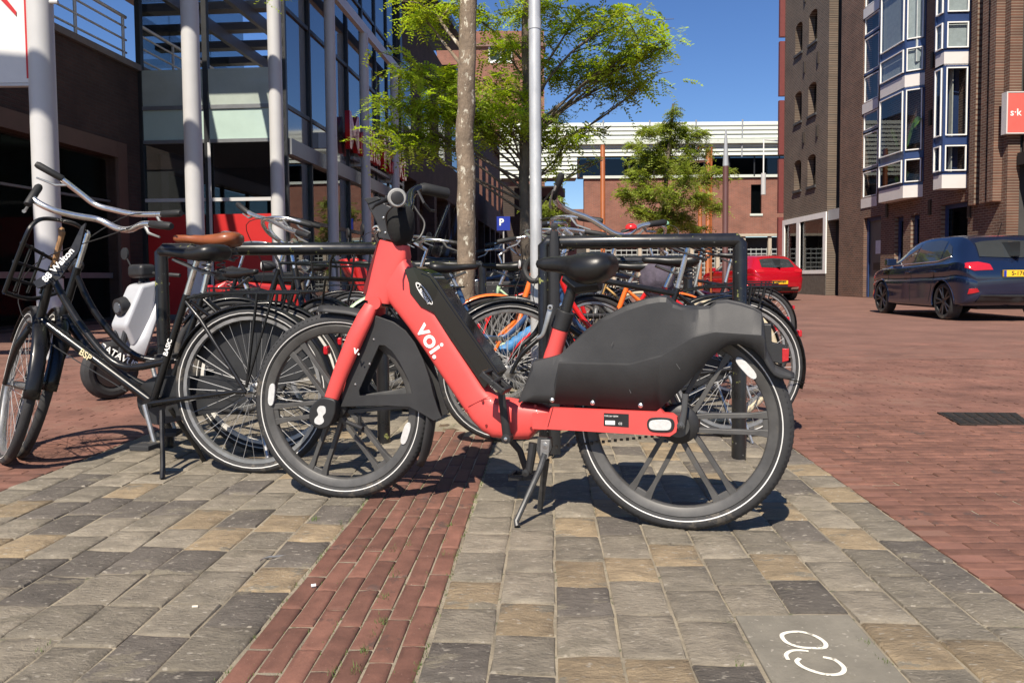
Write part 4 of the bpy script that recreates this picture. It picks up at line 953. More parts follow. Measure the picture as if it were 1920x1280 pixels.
nb.add([p for p in q] + [p + Vector((0, -.008, 0)) for p in q], [tuple(range(8)), tuple(range(15, 7, -1))] + [(i, (i + 1) % 8, (i + 1) % 8 + 8, i + 8) for i in range(8)])
nbo = nb.build('name_board', BLACK, bkA)
a_, b_ = loc([P(84, 528, 3.095), P(140, 466, 3.13)]); xx = (b_ - a_).normalized()
text('lettering', '88 Walton', .038, DECAL, bkA, frame3((a_ + b_) / 2 + Vector((0, .008, 0)), xx, Vector((0, 1, 0)).cross(xx)), .0008, .0006)
# ---------------------------------------------------------------- racks and metal post
LICHEN = mat('rack_paint', (.012, .012, .013), .32, 0, .3, 12, spots=((.27, .28, .09), 20, .625), coat=.2, speck=((.45, .45, .43), 60, .72))
def rack_obj(p0, p1, h, label, r=.031, bar=None):
    c = .012; a, b = Vector(p0), Vector(p1); d = (b - a).normalized(); up = Vector((0, 0, 1))
    pts = [a - up * .05, a + up * (h - c), a + up * h + d * c, b + up * h - d * c, b + up * (h - c), b - up * .05]
    m = MB(); m.tube([p - a for p in pts], r, 14, up=(0, 1, 0))
    o = m.build('bicycle_rack', LICHEN, None, 50); o.location = a; tag(o, label, 'bike rack', 'bicycle racks in the square')
    if bar:
        m = MB(); m.tube([up * bar, b - a + up * bar], .018, 10); m.build('cross_bar', LICHEN, o)
    return o
def post_at(px, py): g = G(px, py); return g
rack_obj(gx(1022, 3.42), G(1385, 860), .953, 'black steel bicycle rack behind saddle of coral bicycle')
rack_obj(gx(305, 3.66), gx(716, 3.72), .945, 'black chipped bicycle rack under the brown saddle')
rack_obj(gx(1030, 4.9), gx(1290, 4.9), .90, 'black bicycle rack second behind the coral bicycle', bar=.55)
rack_obj(gx(745, 5.9), gx(905, 5.9), .90, 'black bicycle rack behind the mint green bicycle')
rack_obj(gx(1050, 6.65), gx(1260, 6.65), .90, 'black bicycle rack third behind the coral bicycle')
pm = MB(); pm.lathe([(.001, 9), (.029, 9), (.0295, 3), (.031, .9), (.031, .0), (.05, 0), (.05, -.02)], (0, 0, 0), 'Z', 24); mp = pm.build('metal_post', STEEL); mp.location = gx(1006, 3.95); tag(mp, 'tall galvanised grey steel post between tree and right rack', 'post')
m = MB(); m.tube([(0, 0, 2.05), (0, 0, 2.10)], .033, 20); m.build('clamp', STEEL, mp)
m = MB(); b_ = Vector((0, 0, 0)); m.tube(catmull([(.04, -.03, .9), (.06, -.07, .82), (-.02, -.08, .78), (-.06, -.02, .84), (-.02, .05, .9), (.05, .03, .92)], 6, True), .014, 8, closed=True); ch = m.build('chain_lock', mat('lock_sleeve', (.012, .012, .012), .6, 0, .3, 30)); ch.location = mp.location; tag(ch, 'black sleeved chain lock looped around metal post and rack', 'lock')
# upright black lock bar on the rack
m = MB(); m.tube([(0, 0, .02), (0, 0, .95), (0, 0, 1.0)], [.024, .022, .016], 10, flat=.5); m.lathe([(.001, .01), (.016, .008), (.016, -.008), (.001, -.01)], (0, 0, 1.02), 'Y', 14); fl = m.build('folded_lock', mat('lock_black', (.015, .015, .016), .5)); fl.location = gx(1040, 3.36); tag(fl, 'black upright folding lock standing at the left end of right rack', 'lock')
# ---------------------------------------------------------------- buildings: left glass store
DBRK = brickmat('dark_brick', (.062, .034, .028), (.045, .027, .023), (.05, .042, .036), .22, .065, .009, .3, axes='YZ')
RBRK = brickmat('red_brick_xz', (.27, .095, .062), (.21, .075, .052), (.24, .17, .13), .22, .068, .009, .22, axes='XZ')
POLEW = mat('pole_white', (.49, .49, .49), .45, 0, .06, 2)
GREYM = mat('grey_metal_frame', (.20, .21, .22), .4, .4, .1, 5)
DARKM = mat('dark_metal_frame', (.035, .037, .04), .4, .4, .1, 5)
LGREY = mat('light_grey_panel', (.36, .38, .40), .4, .2, .08, 2)
GLASSF = glassmat('shop_glass', (.50, .54, .54), 2.1)
GLASSU = glassmat('upper_front_glass', (.55, .60, .62), 11.0)
GLASSB = glassmat('bay_glass', (.72, .76, .76), 1.4)
GLASSS = glassmat('side_glass', (.28, .30, .32), 3.2)
GLASSD = glassmat('dark_window_glass', (.42, .46, .47), 1.45)
SPAN = mat('frosted_green_glass', (.40, .52, .47), .25, 0, .06, 2, coat=.4)
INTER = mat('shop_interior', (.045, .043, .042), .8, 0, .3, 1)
REDPAN = mat('red_shop_panel', (.45, .014, .014), .45, 0, .06, 2)
lu = Vector((.0748, .9972, 0)); LX = Vector((.9972, -.0748, 0))
LM = Matrix((LX, lu, Vector((0, 0, 1)))).transposed().to_4x4(); LM.translation = Vector((-4.49, 15.5, 0))
def bx(a, b): m = MB(); m.b2(a, b); return m
store = empty('glass_store_building', 'glass fronted store building with dark brick wall on the left', 'building', M=LM)
HT_ST = 10.2
bw = 11.0
# brick wing facing the street, with opening for the shop window
op = [(-8.6, .05), (-.9, .05), (-.9, 3.15), (-8.6, 3.15)]
m = MB(); m.prism([(-9.5, 0), (0.0, 0), (0.0, 5.0), (-9.5, 5.0)], -3.35, -3.02, fn=lambda a, b, v: (v, a, b), holes=[op]); wl = m.build('brick_wall', DBRK, store)
m = bx((-3.4, -9.5, 5.0), (-2.94, -.02, 5.12)); m.build('coping', mat('coping_stone', (.16, .15, .14), .8), wl)
SUR = mat('brown_surround', (.11, .065, .05), .6, 0, .15, 3)
m = bx((-3.2, -.9, 0), (-2.96, -.6, 3.45)); m.b2((-3.2, -8.9, 3.15), (-2.965, -.9, 3.45)); m.build('window_surround', SUR, wl)
for i in range(5):
    y0 = -8.6 + i * 1.54; m = bx((-3.22, y0 + .03, .1), (-3.2, y0 + 1.51, 3.1)); m.build('shop_window', glassmat('wing_glass', (.5, .54, .54), 1.07), store); m = bx((-3.25, y0 - .03, .05), (-3.15, y0 + .03, 3.15)); m.build('window_post', DARKM, store)
m = bx((-3.26, -8.6, .85), (-3.14, -.9, .95)); m.b2((-3.26, -8.6, 2.3), (-3.14, -.9, 2.34)); m.build('transom', GREYM, store)
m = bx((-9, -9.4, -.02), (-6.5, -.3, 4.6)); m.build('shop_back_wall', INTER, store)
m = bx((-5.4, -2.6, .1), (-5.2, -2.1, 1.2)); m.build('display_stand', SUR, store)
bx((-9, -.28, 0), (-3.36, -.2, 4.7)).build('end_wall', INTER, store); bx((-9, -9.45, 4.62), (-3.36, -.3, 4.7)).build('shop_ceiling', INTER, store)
# terrace rail
m = MB()
for z in (5.35, 5.6, 5.85, 6.05): m.tube([(-3.2, -9.4, z), (-3.2, -.1, z)], .022 if z < 6 else .035, 8)
for k in range(7): m.tube([(-3.2, -9.2 + k * 1.5, 5.05), (-3.2, -9.2 + k * 1.5, 6.05)], .03, 8)
m.build('terrace_rail', STEEL, store)
for k in range(4): m = bx((-4.9, -9.4 + k * 2.35, 5.1), (-4.86, -9.4 + k * 2.35 + 2.3, 9.8)); m.build('terrace_pane', GLASSF, store)
m = bx((-8.8, -9.4, 5.1), (-8.4, -.1, 9.8)); m.build('terrace_back', LGREY, store)
# glazed front (faces the viewer)
cols = [-3.0, -1.62, -.04]
for i in range(2):
    a, b = cols[i] + .05, cols[i + 1] - .05
    for z0, z1 in ((4.3, 6.9), (6.98, 9.9)): bx((a, .02, z0), (b, .04, z1)).build('front_pane', GLASSU, store)
    bx((a, .0, 3.62), (b, .05, 4.22)).build('spandrel', SPAN, store)
    bx((a, .02, 2.45), (b, .04, 3.55)).build('front_pane', GLASSF, store); bx((a, .02, .1), (b, .04, 2.38)).build('front_pane', GLASSF, store)
    bx((a, -.004, 4.302), (b, .016, 5.02)).build('sunlit_blind_sheet', mat('sunlit_blind_sheet', (.34, .39, .35), .3, 0, .12, 1.5, coat=.5), store)  # added pale sheet for the sunlit inner blinds, outside the glass to catch sun
    bx((a, -.03, 4.22), (b, .06, 4.3)).build('transom', GREYM, store); bx((a, -.03, 3.55), (b, .06, 3.62)).build('transom', GREYM, store); bx((a, -.02, 2.38), (b, .06, 2.45)).build('door_head', POLEW, store)
    bx((a + .04, -.02, .1), (b - .04, .005, 2.12)).build('red_panel', REDPAN, store)
for x in cols: bx((x - .05, -.04, 0), (x + .05, .08, 9.9)).build('mullion', GREYM if x > -1 else DARKM, store)
bx((-1.60, -.05, 0), (-1.54, -.0405, 3.55)).build('door_post', POLEW, store)
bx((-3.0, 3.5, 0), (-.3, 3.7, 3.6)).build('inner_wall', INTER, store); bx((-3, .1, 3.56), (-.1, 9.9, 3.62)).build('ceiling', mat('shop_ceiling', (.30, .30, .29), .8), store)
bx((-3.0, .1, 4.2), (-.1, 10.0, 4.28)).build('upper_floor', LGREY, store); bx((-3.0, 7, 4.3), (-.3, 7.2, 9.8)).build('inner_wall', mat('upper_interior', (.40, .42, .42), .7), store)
# glazed side along the street
ys = [0.0, 1.45, 2.9, 4.35, 5.8, 7.25, 8.7, 10.2]
for i in range(7):
    a, b = ys[i] + .04, ys[i + 1] - .04
    for z0, z1 in ((4.30, 6.15), (6.23, 8.1), (8.18, 10.0)): bx((-.03, a, z0), (-.01, b, z1)).build('side_pane', GLASSS, store)
    for z0, z1 in ((.1, 2.0), (2.06, 3.3)): bx((-.03, a, z0), (-.01, b, z1)).build('side_pane', GLASSF, store)
for y in ys: bx((-.08, y - .04, 0), (.04, y + .04, 10.05)).build('mullion', DARKM, store)
for z in (4.26, 6.19, 8.14, 2.03): bx((-.07, .05, z - .04), (.03, 10.2, z + .04)).build('transom', DARKM, store)
bx((-.06, .05, 3.3), (.10, 10.2, 3.62)).build('fascia', GREYM, store); bx((-.06, .05, 3.62), (.0, 10.2, 4.22)).build('spandrel', mat('dark_spandrel', (.05, .055, .06), .08, 0, .05, 2, coat=.8), store)
bx((-.5, 10.2, 0), (.12, 10.5, 10.3)).build('end_pier', DARKM, store)
bx((-9, -9.6, 9.9), (-3.0, .0, 10.3)).build('roof', DARKM, store); bx((-9, 0, 10.05), (.06, 10.5, 10.35)).build('roof', DARKM, store)
# red letters
MREDL = mat('sign_letter_red', (.45, .012, .012), .35, 0, .1, 4, coat=.3)
text('sign_lettering', 'Media Markt', 1.3, MREDL, store, Matrix.Translation((.20, 6.9, 4.42)) @ Matrix(((0, 0, 1, 0), (1, 0, 0, 0), (0, 1, 0, 0), (0, 0, 0, 1))), .018, .06)
bx((.08, 4.3, 3.84), (.16, 10.3, 3.92)).build('sign_rail', GREYM, store)
# long dark brick building further down the street
long_ = empty('dark_brick_arcade_building', 'long dark brick building with arcade pillars and deep dark roof overhang', 'building', M=LM)
bx((-9, 10.55, 4.6), (-.35, 75, 10.9)).build('wall', DBRK, long_); bx((-9, 10.6, 0), (-2.6, 75, 4.6)).build('arcade_wall', mat('arcade_dark_grey', (.05, .045, .045), .8), long_)  # set-back arcade wall in one even dark grey
for k in range(16):
    bx((-.9, 11 + k * 4.0, 0), (-.36, 11.6 + k * 4.0, 4.6)).build('pillar', DBRK, long_)
for k in range(14):
    bx((-.352, 12.2 + k * 4.0, 6.4), (-.33, 13.9 + k * 4.0, 8.8)).build('window', GLASSD, long_)
m = MB(); m.add([(-9, 5.5, 10.45), (.75, 5.5, 10.45), (.75, 23, 12.0), (-9, 23, 12.0), (-9, 5.5, 10.75), (.75, 5.5, 10.75), (.75, 23, 12.3), (-9, 23, 12.3)], [(0, 1, 2, 3), (7, 6, 5, 4), (0, 4, 5, 1), (1, 5, 6, 2), (2, 6, 7, 3), (3, 7, 4, 0)]); m.build('roof_overhang', DARKM, long_)
bx((.1, 23.0, 10.92), (-9, 75, 11.3)).build('roof', DARKM, long_)
bx((-.3, 46, 2.9), (.5, 46.1, 3.6)).build('hanging_sign', WHITE, long_)
# parking sign
pq = P(944, 419, 30); psn = empty('parking_sign', 'blue parking sign with a white letter P under the arcade', 'sign', loc=(pq.x, 30, 0))
BLU = mat('sign_blue', (.012, .03, .28), .4, 0, .05)
m = MB(); m.b2((-.26, -.02, pq.z - .27), (.26, .02, pq.z + .27)); m.build('sign_board', BLU, psn); m = MB(); m.tube([(0, .04, 0), (0, .04, pq.z + .2)], .03, 8); m.build('sign_post', STEEL, psn)
text('letter_p', 'P', .36, WHITE, psn, Matrix.Translation((-.08, -.03, pq.z + .04)) @ Matrix.Rotation(math.pi / 2, 4, 'X'), .012, .002)
# white poles and the open canopy over the forecourt
for i, t in enumerate((-7.55, -4.4, -1.22, 2.1, 5.0, 8.5)):
    m = MB(); m.lathe([(.16, 0), (.16, .02), (.125, .025), (.122, 7.2), (.001, 7.2)], (0, 0, 0), 'Z', 24); o = m.build('canopy_pole', POLEW, None, 40); o.location = LM @ Vector((.28, t, 0))
    tag(o, ['thick white round pole at far left carrying the banner', 'white round pole behind the brown bicycle saddle', 'white round pole at the corner of the glass store', 'white round pole just right of the store corner', 'white round pole beside red sign letters', 'white round pole furthest back along the glass store'][i], 'pole', 'white canopy poles')
    for z in ((3.62, .9), (5.2, 1)) if i == 0 else (): 
        m = MB(); m.tube([(-.30, -.02, z[0]), (.2, -.02, z[0])], .02, 8); m.build('bracket', POLEW, o)
    if i > 2: m = MB(); m.b2((-.45, -.06, 3.75), (-.1, .06, 4.1)); m.build('bracket', LGREY, o)
CANM = mat('canopy_steel', (.16, .17, .18), .5, .2, .1, 3)
can = empty('canopy', 'open white beam canopy above the store forecourt', 'canopy', M=LM)
for x in (-5.2, -3.6, -2.2, -1.0, .28, 1.6): bx((x - .06, -13.5, 7.2), (x + .06, -.25, 7.5)).build('beam', CANM, can)
for k in range(9): bx((-6.4, -13.3 + k * 1.55, 7.5), (1.9, -13.3 + k * 1.55 + .34, 7.7)).build('slat', CANM, can)
bx((.22, -.25, 7.2), (.34, 9.5, 7.45)).build('beam', POLEW, can)
# banner on the first pole
bq = P(30, 78, 7.9); bl = P(62, 157, 7.9); ban = empty('banner_sign', 'white banner with red stripes hanging from the far left pole', 'banner', loc=(bl.x - .62, 7.9, 0))
bx((-.62, -.03, bl.z), (.62, .03, bl.z + 2.6)).build('board', mat('banner_white', (.62, .62, .61), .5, 0, .04), ban, bevel=.006)
m = MB(); m.b2((.635, -.035, bl.z - .03), (.665, .035, bl.z + 2.6)); m.b2((-.62, -.035, bl.z - .03), (.635, .035, bl.z - .004)); m.build('edge_strip', POLEW, ban)
m = MB(); q0, q1, q2, q3 = [P(x, y, 7.86) - Vector((bl.x - .62, 7.9, 0)) for x, y in ((42, -60), (48, -60), (56, 146), (50, 147))]
m.add([q0, q1, q2, q3] + [p + Vector((0, .012, 0)) for p in (q0, q1, q2, q3)], [(0, 1, 2, 3), (4, 5, 6, 7), (0, 1, 5, 4), (1, 2, 6, 5), (2, 3, 7, 6), (3, 0, 4, 7)]); m.build('red_stripe', REDPAN, ban)
m = MB(); q = [P(x, y, 7.86) - Vector((bl.x - .62, 7.9, 0)) for x, y in ((-60, -65), (-45, -72), (30, 22), (30, 30))]
m.add(q + [p + Vector((0, .012, 0)) for p in q], [(0, 1, 2, 3), (4, 5, 6, 7), (0, 1, 5, 4), (1, 2, 6, 5), (2, 3, 7, 6), (3, 0, 4, 7)]); m.build('red_letter_stroke', REDPAN, ban)
# ---------------------------------------------------------------- brick block in the distance
far = empty('red_brick_tower_block', 'tall sunlit red brick block rising behind the near tree', 'building', loc=(-6, 80, 0))
bx((-1.5, 0, 0), (9.5, 14, 26.0)).build('wall', RBRK, far); bx((-1.7, -.25, 24.4), (9.7, 14, 24.75)).build('cornice', mat('cornice_stone', (.20, .12, .10), .8), far)
for (px0, px1, py0, py1) in ((919, 937, 84, 112), (940, 958, 84, 112)):
    a, b = P(px0, py1, 79.9), P(px1, py0, 79.9); bx((a.x + 6, -.06, a.z), (b.x + 6, -.03, b.z)).build('window', GLASSD, far)
a, b = P(916, 118, 79.9), P(960, 80, 79.9); bx((a.x + 6, -.028, a.z), (b.x + 6, .02, b.z)).build('window_frame', WHITE, far)
# ---------------------------------------------------------------- building closing the street
YB = 48.0; k_ = YB / F
def bz(py): return H + (518 - py) * k_
def bX(px): return (px - 960) * k_
back = empty('louvre_fronted_brick_building', 'red brick building with white louvred upper storey closing the street', 'building', loc=(0, YB, 0))
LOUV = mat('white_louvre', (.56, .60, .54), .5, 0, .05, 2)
zt, zb = bz(236), bz(336)
ns = 13
for i in range(ns):
    z = zb + (zt - zb) * (i + .5) / ns; x0 = bX(940); x1 = bX(1082) if z < bz(296) else bX(1475)
    m = MB(); m.box(((x0 + x1) / 2, -.3 - .02 * i, z), (x1 - x0, .08, (zt - zb) / ns * .88), Matrix.Rotation(R(-14), 3, 'X')); m.build('louvre', LOUV, back)
bx((bX(940), -.05, zb), (bX(1082), .2, zt)).build('louvre_back', mat('louvre_back_grey', (.35, .36, .35), .8), back); bx((bX(1082), -.05, bz(297)), (bX(1475), .2, zt)).build('louvre_back', MATS['louvre_back_grey'], back)  # backing boards behind the slats, plain mid grey
for px in (1130, 1215, 1300, 1385): m = MB(); m.tube([(bX(px), -.5, bz(300)), (bX(px) - .0, -.62, zt + .1)], .05, 6); m.build('louvre_strut', LGREY, back)
m = MB(); m.b2((bX(1060), -.7, bz(276)), (bX(1475), -.45, bz(268))); m.build('white_beam', LOUV, back)
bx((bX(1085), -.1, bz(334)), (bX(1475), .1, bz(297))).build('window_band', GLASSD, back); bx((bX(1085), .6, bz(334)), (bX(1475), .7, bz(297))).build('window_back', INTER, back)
for i in range(9): bx((bX(1085) + i * 1.55, -.14, bz(334)), (bX(1085) + i * 1.55 + .08, -.1, bz(297))).build('window_post', DARKM, back)
bx((bX(1094), -.12, bz(336)), (bX(1475), -.06, bz(331))).build('sill_line', LOUV, back)
wo = [(bX(1407), bz(403)), (bX(1427), bz(403)), (bX(1427), bz(349)), (bX(1407), bz(349))]
m = MB(); m.prism([(bX(1096), bz(441)), (bX(1475), bz(441)), (bX(1475), bz(336)), (bX(1096), bz(336))], 0, .5, holes=[wo]); m.build('wall', RBRK, back)
bx((bX(1407), .1, bz(403)), (bX(1427), .14, bz(349))).build('tall_window', GLASSD, back); bx((bX(1407), .3, bz(403)), (bX(1427), .5, bz(349))).build('window_reveal', INTER, back)
m = MB(); m.b2((bX(1405), -.05, bz(407)), (bX(1429), .0, bz(403))); m.build('window_sill', LOUV, back)
bx((bX(1096), -.1, bz(445)), (bX(1475), .3, bz(440.5))).build('lintel', mat('pale_lintel', (.42, .36, .28), .7), back)
bx((bX(1085), 1.2, 0), (bX(1475), 1.4, bz(445))).build('shop_back', INTER, back)
for i in range(8): bx((bX(1100) + i * 1.62, .0, 0), (bX(1100) + i * 1.62 + .2, .2, bz(445))).build('shop_pillar', MATS['pale_lintel'], back)
GATE = mat('shop_gate', (.40, .42, .40), .5, .3)
for i in range(8):
    m = MB(); x0 = bX(1100) + i * 1.62 + .22
    for j in range(9): m.b2((x0, .1, .15 + j * .28), (x0 + 1.36, .13, .22 + j * .28))
    for j in range(5): m.b2((x0 + j * .33, .101, .15), (x0 + .04 + j * .33, .129, 2.5))
    m.build('lattice_gate', GATE, back)
bx((bX(940), .3, bz(336) - 0), (bX(1082), 1.2, bz(330))).build('soffit', GREYM, back)
# shaded tower with balconies
tow = empty('balcony_tower', 'shaded dark brick tower with curved balconies behind metal post', 'building', loc=(bX(1040), YB + 3, 0))
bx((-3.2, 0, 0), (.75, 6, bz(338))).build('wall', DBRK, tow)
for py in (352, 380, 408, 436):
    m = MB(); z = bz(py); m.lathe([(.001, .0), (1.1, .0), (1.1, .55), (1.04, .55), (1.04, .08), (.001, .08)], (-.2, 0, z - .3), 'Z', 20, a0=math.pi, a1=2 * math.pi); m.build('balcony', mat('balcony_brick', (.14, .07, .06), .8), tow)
bl_ = empty('low_brick_house', 'low brick house far beyond the sky gap', 'building', loc=(bX(1080) * 2, 96, 0)); 
m = bx((-2.5, 0, 0), (3, 6, H + (518 - 392) * 96 / F)); m.build('wall', RBRK, bl_)
for i in range(3): bx((-2 + i * 1.2, -.05, 4), (-1.4 + i * 1.2, -.02, 7)).build('window', GLASSD, bl_)
# ---------------------------------------------------------------- right hand buildings
XR = 12.25
BRK2 = brickmat('brown_brick', (.145, .066, .042), (.085, .042, .029), (.21, .16, .12), .22, .068, .011, .25, axes='YZ')
BRK3 = brickmat('grey_brown_brick', (.105, .068, .048), (.060, .042, .033), (.21, .175, .135), .22, .068, .012, .2, axes='YZ')
def ry(px, X=XR): return X * F / (px - 960)
def rzz(py, Y, h=514): return H + (h - py) * Y / F
yzf = lambda a, b, v: (v, a, b)
gab = empty('grey_brown_brick_warehouse', 'tall grey brown brick building with small arched windows on the right', 'building', loc=(0, 0, 0))
holes = []; wins = []
for (px0, px1) in ((1487, 1500), (1512, 1527)):
    ya, yb = ry(px1), ry(px0)
    for r in range(4):
        z0 = 4.42 + r * 2.88; z1 = z0 + 1.28; n = 6
        h_ = [(ya, z0), (yb, z0)] + [((ya + yb) / 2 + (yb - ya) / 2 * math.cos(math.pi * i / n), z1 - .16 + .16 * math.sin(math.pi * i / n)) for i in range(n + 1)]
        holes.append(h_); wins.append((ya, yb, z0, z1))
ye0, ye1 = ry(1549), ry(1468)
sh_hole = [(ye0 + .25, .9), (ye1 - .25, .9), (ye1 - .25, 3.05), (ye0 + .25, 3.05)]
m = MB(); m.prism([(ye0, 0), (ye1, 0), (ye1, 17), (ye0, 17)], XR, XR + .35, fn=yzf, holes=holes + [sh_hole]); m.build('wall', BRK3, gab)
bx((XR + .36, ye0 + .02, 0), (XR + 8, ye1 - .02, 16.9)).build('core', INTER, gab)
for ya, yb, z0, z1 in wins:
    wv = bx((XR + .24, ya - .02, z0), (XR + .27, yb + .02, z1)).build('window', GLASSD, gab); bx((XR - .06, ya - .06, z0 - .1), (XR + .1, yb + .06, z0 - .002)).build('sill', mat('dark_sill', (.05, .05, .05), .7), wv)
for r in range(4):
    for px in (1505, 1530):
        y = ry(px); m = bx((XR - .06, y - .05, 6.3 + r * 2.88), (XR - .003, y + .05, 6.75 + r * 2.88)); m.build('wall_anchor', IRON, gab)
bx((XR - .05, ye0 - .02, .85), (XR - .003, ye0 + .25, 3.25)).build('shop_frame', WHITE, gab); bx((XR - .05, ye1 - .25, .85), (XR - .003, ye1, 3.25)).build('shop_frame', WHITE, gab); bx((XR - .05, ye0 + .25, 3.03), (XR - .003, ye1 - .25, 3.25)).build('shop_frame', WHITE, gab); bx((XR - .05, ye0 + .25, .85), (XR - .003, ye1 - .25, 1.0)).build('shop_frame', WHITE, gab)
ym = (ye0 + ye1) / 2 + .5; bx((XR - .05, ym - .18, 1.0), (XR - .003, ym + .18, 3.03)).build('shop_frame', WHITE, gab)
bx((XR + .05, ye0 + .25, 1.0), (XR + .08, ym - .18, 3.03)).build('shop_window', GLASSD, gab); bx((XR + .05, ym + .18, 1.0), (XR + .08, ye1 - .25, 3.03)).build('shop_window', GLASSD, gab)
bx((XR + .2, ye0 + .6, 1.0), (XR + .25, ye0 + 1.35, 2.9)).build('poster', mat('poster_print', (.42, .35, .24), .6, 0, .6, 2.4, spots=((.10, .09, .07), 3, .5)), gab)
bx((XR - .03, ye0, 0), (XR - .002, ye1, .85)).build('plinth', mat('plinth_brick', (.10, .085, .07), .85, 0, .3, 8), gab)
for i in range(6): bx((XR - .22, ye1 + .02, 1.0 + i * 2.6), (XR + .06, ye1 + .20, 3.4 + i * 2.6)).build('red_shutter', mat('shutter_red', (.14, .028, .025), .6), gab)
# recess between the buildings
rec = empty('recessed_entrance', 'dark recessed entrance between the two brick buildings', 'building', loc=(0, 0, 0))
yr0 = ry(1572)
bx((XR + 1.2, yr0, 0), (XR + 1.5, ye0, 15)).build('wall', DBRK, rec); bx((XR + .02, yr0 + .05, 2.9), (XR + 1.2, ye0 - .05, 3.3)).build('lintel', LGREY, rec)
for i in range(2): bx((XR + .9, yr0 + .1 + i * .62, .05), (XR + 1.0, yr0 + .66 + i * .62, 2.85)).build('door', mat('door_black', (.012, .013, .016), .35), rec)
# facade with bay windows
fac = empty('brown_brick_bay_house', 'brown brick house with blue framed bay windows on the right', 'building', loc=(0, 0, 0))
yf0, yf1 = ry(1884), yr0
holes = []
def hole_(px0, px1, z0, z1): a, b = ry(px1), ry(px0); holes.append([(a, z0), (b, z0), (b, z1), (a, z1)]); return (a, b, z0, z1)
doors = [hole_(1618, 1650, 0.02, 2.75), hole_(1676, 1692, .9, 2.6), hole_(1706, 1722, .9, 2.6), hole_(1762, 1812, 1.15, 2.75)]
strip = [hole_(1613, 1642, 3.45 + i * 3.25, 6.35 + i * 3.25) for i in range(3)]
m = MB(); m.prism([(yf0, 0), (yf1, 0), (yf1, 15), (yf0, 15)], XR, XR + .3, fn=yzf, holes=holes); m.build('wall', BRK2, fac)
bx((XR + .32, yf0 + .05, 0), (XR + 6, yf1 - .05, 14.9)).build('core', INTER, fac)
NAVY = mat('navy_frame', (.022, .045, .13), .4, 0, .08, 4, coat=.2)
WFR = mat('white_window_bead', (.78, .78, .76), .45, 0, .03)
PANEL = mat('white_panel', (.60, .57, .55), .5, 0, .04, 2)
for i, (a, b, z0, z1) in enumerate(doors):
    fr_ = bx((XR + .12, a, z0), (XR + .16, a + .12, z1)); fr_.b2((XR + .12, b - .12, z0), (XR + .16, b, z1)); fr_.b2((XR + .12, a + .12, z1 - .12), (XR + .16, b - .12, z1)); fr_.build('door_frame' if i == 0 else 'window_frame', NAVY, fac)
    bx((XR + .18, a + .1, z0), (XR + .2, b - .1, z1 - .1)).build('door_panel' if i == 0 else 'window_pane', mat('door_grey', (.12, .12, .11), .5) if i == 0 else GLASSD, fac)
m = bx((XR + .165, doors[0][0] + .3, 1.5), (XR + .179, doors[0][0] + .7, 1.95)); m.build('notice', mat('paper', (.6, .65, .7), .6), fac); m = bx((XR + .165, doors[0][0] + .35, .95), (XR + .179, doors[0][0] + .85, 1.2)); m.build('letter_box', DARKM, fac)
def pane(A, B, z0, z1, off, parent, bead=.03):
    # window in a vertical plane from A to B (xy), outward normal off
    A, B = Vector((A[0], A[1], 0)), Vector((B[0], B[1], 0)); d = (B - A).normalized(); n = Vector((off[0], off[1], 0)).normalized(); L_ = (B - A).length
    def pb(s0, s1, za, zb, d0, d1):
        q = [A + d * s0 + n * d0, A + d * s1 + n * d0, A + d * s1 + n * d1, A + d * s0 + n * d1]; return q, za, zb
    fr_ = MB()
    for s0, s1, za, zb in ((0, bead, z0, z1), (L_ - bead, L_, z0, z1), (bead, L_ - bead, z0, z0 + bead), (bead, L_ - bead, z1 - bead, z1)):
        q = [A + d * s0 + n * .0, A + d * s1, A + d * s1 + n * .045, A + d * s0 + n * .045]
        fr_.add([(p.x, p.y, za) for p in q] + [(p.x, p.y, zb) for p in q], [(3, 2, 1, 0), (4, 5, 6, 7), (0, 1, 5, 4), (1, 2, 6, 5), (2, 3, 7, 6), (3, 0, 4, 7)])
    w_ = fr_.build('window', WFR, parent)
    g = MB(); q = [A + d * bead + n * .015, A + d * (L_ - bead) + n * .015]; g.add([(q[0].x, q[0].y, z0 + bead), (q[1].x, q[1].y, z0 + bead), (q[1].x, q[1].y, z1 - bead), (q[0].x, q[0].y, z1 - bead)], [(0, 1, 2, 3)]); g.build('glass', GLASSB, w_); return w_
def slab(pts, z0, z1): m = MB(); n = len(pts); m.add([(p[0], p[1], z0) for p in pts] + [(p[0], p[1], z1) for p in pts], [tuple(range(n))[::-1], tuple(range(n, 2 * n))] + [(i, (i + 1) % n, (i + 1) % n + n, i + n) for i in range(n)]); return m
def ptX(px, X): return (X, X * F / (px - 960))
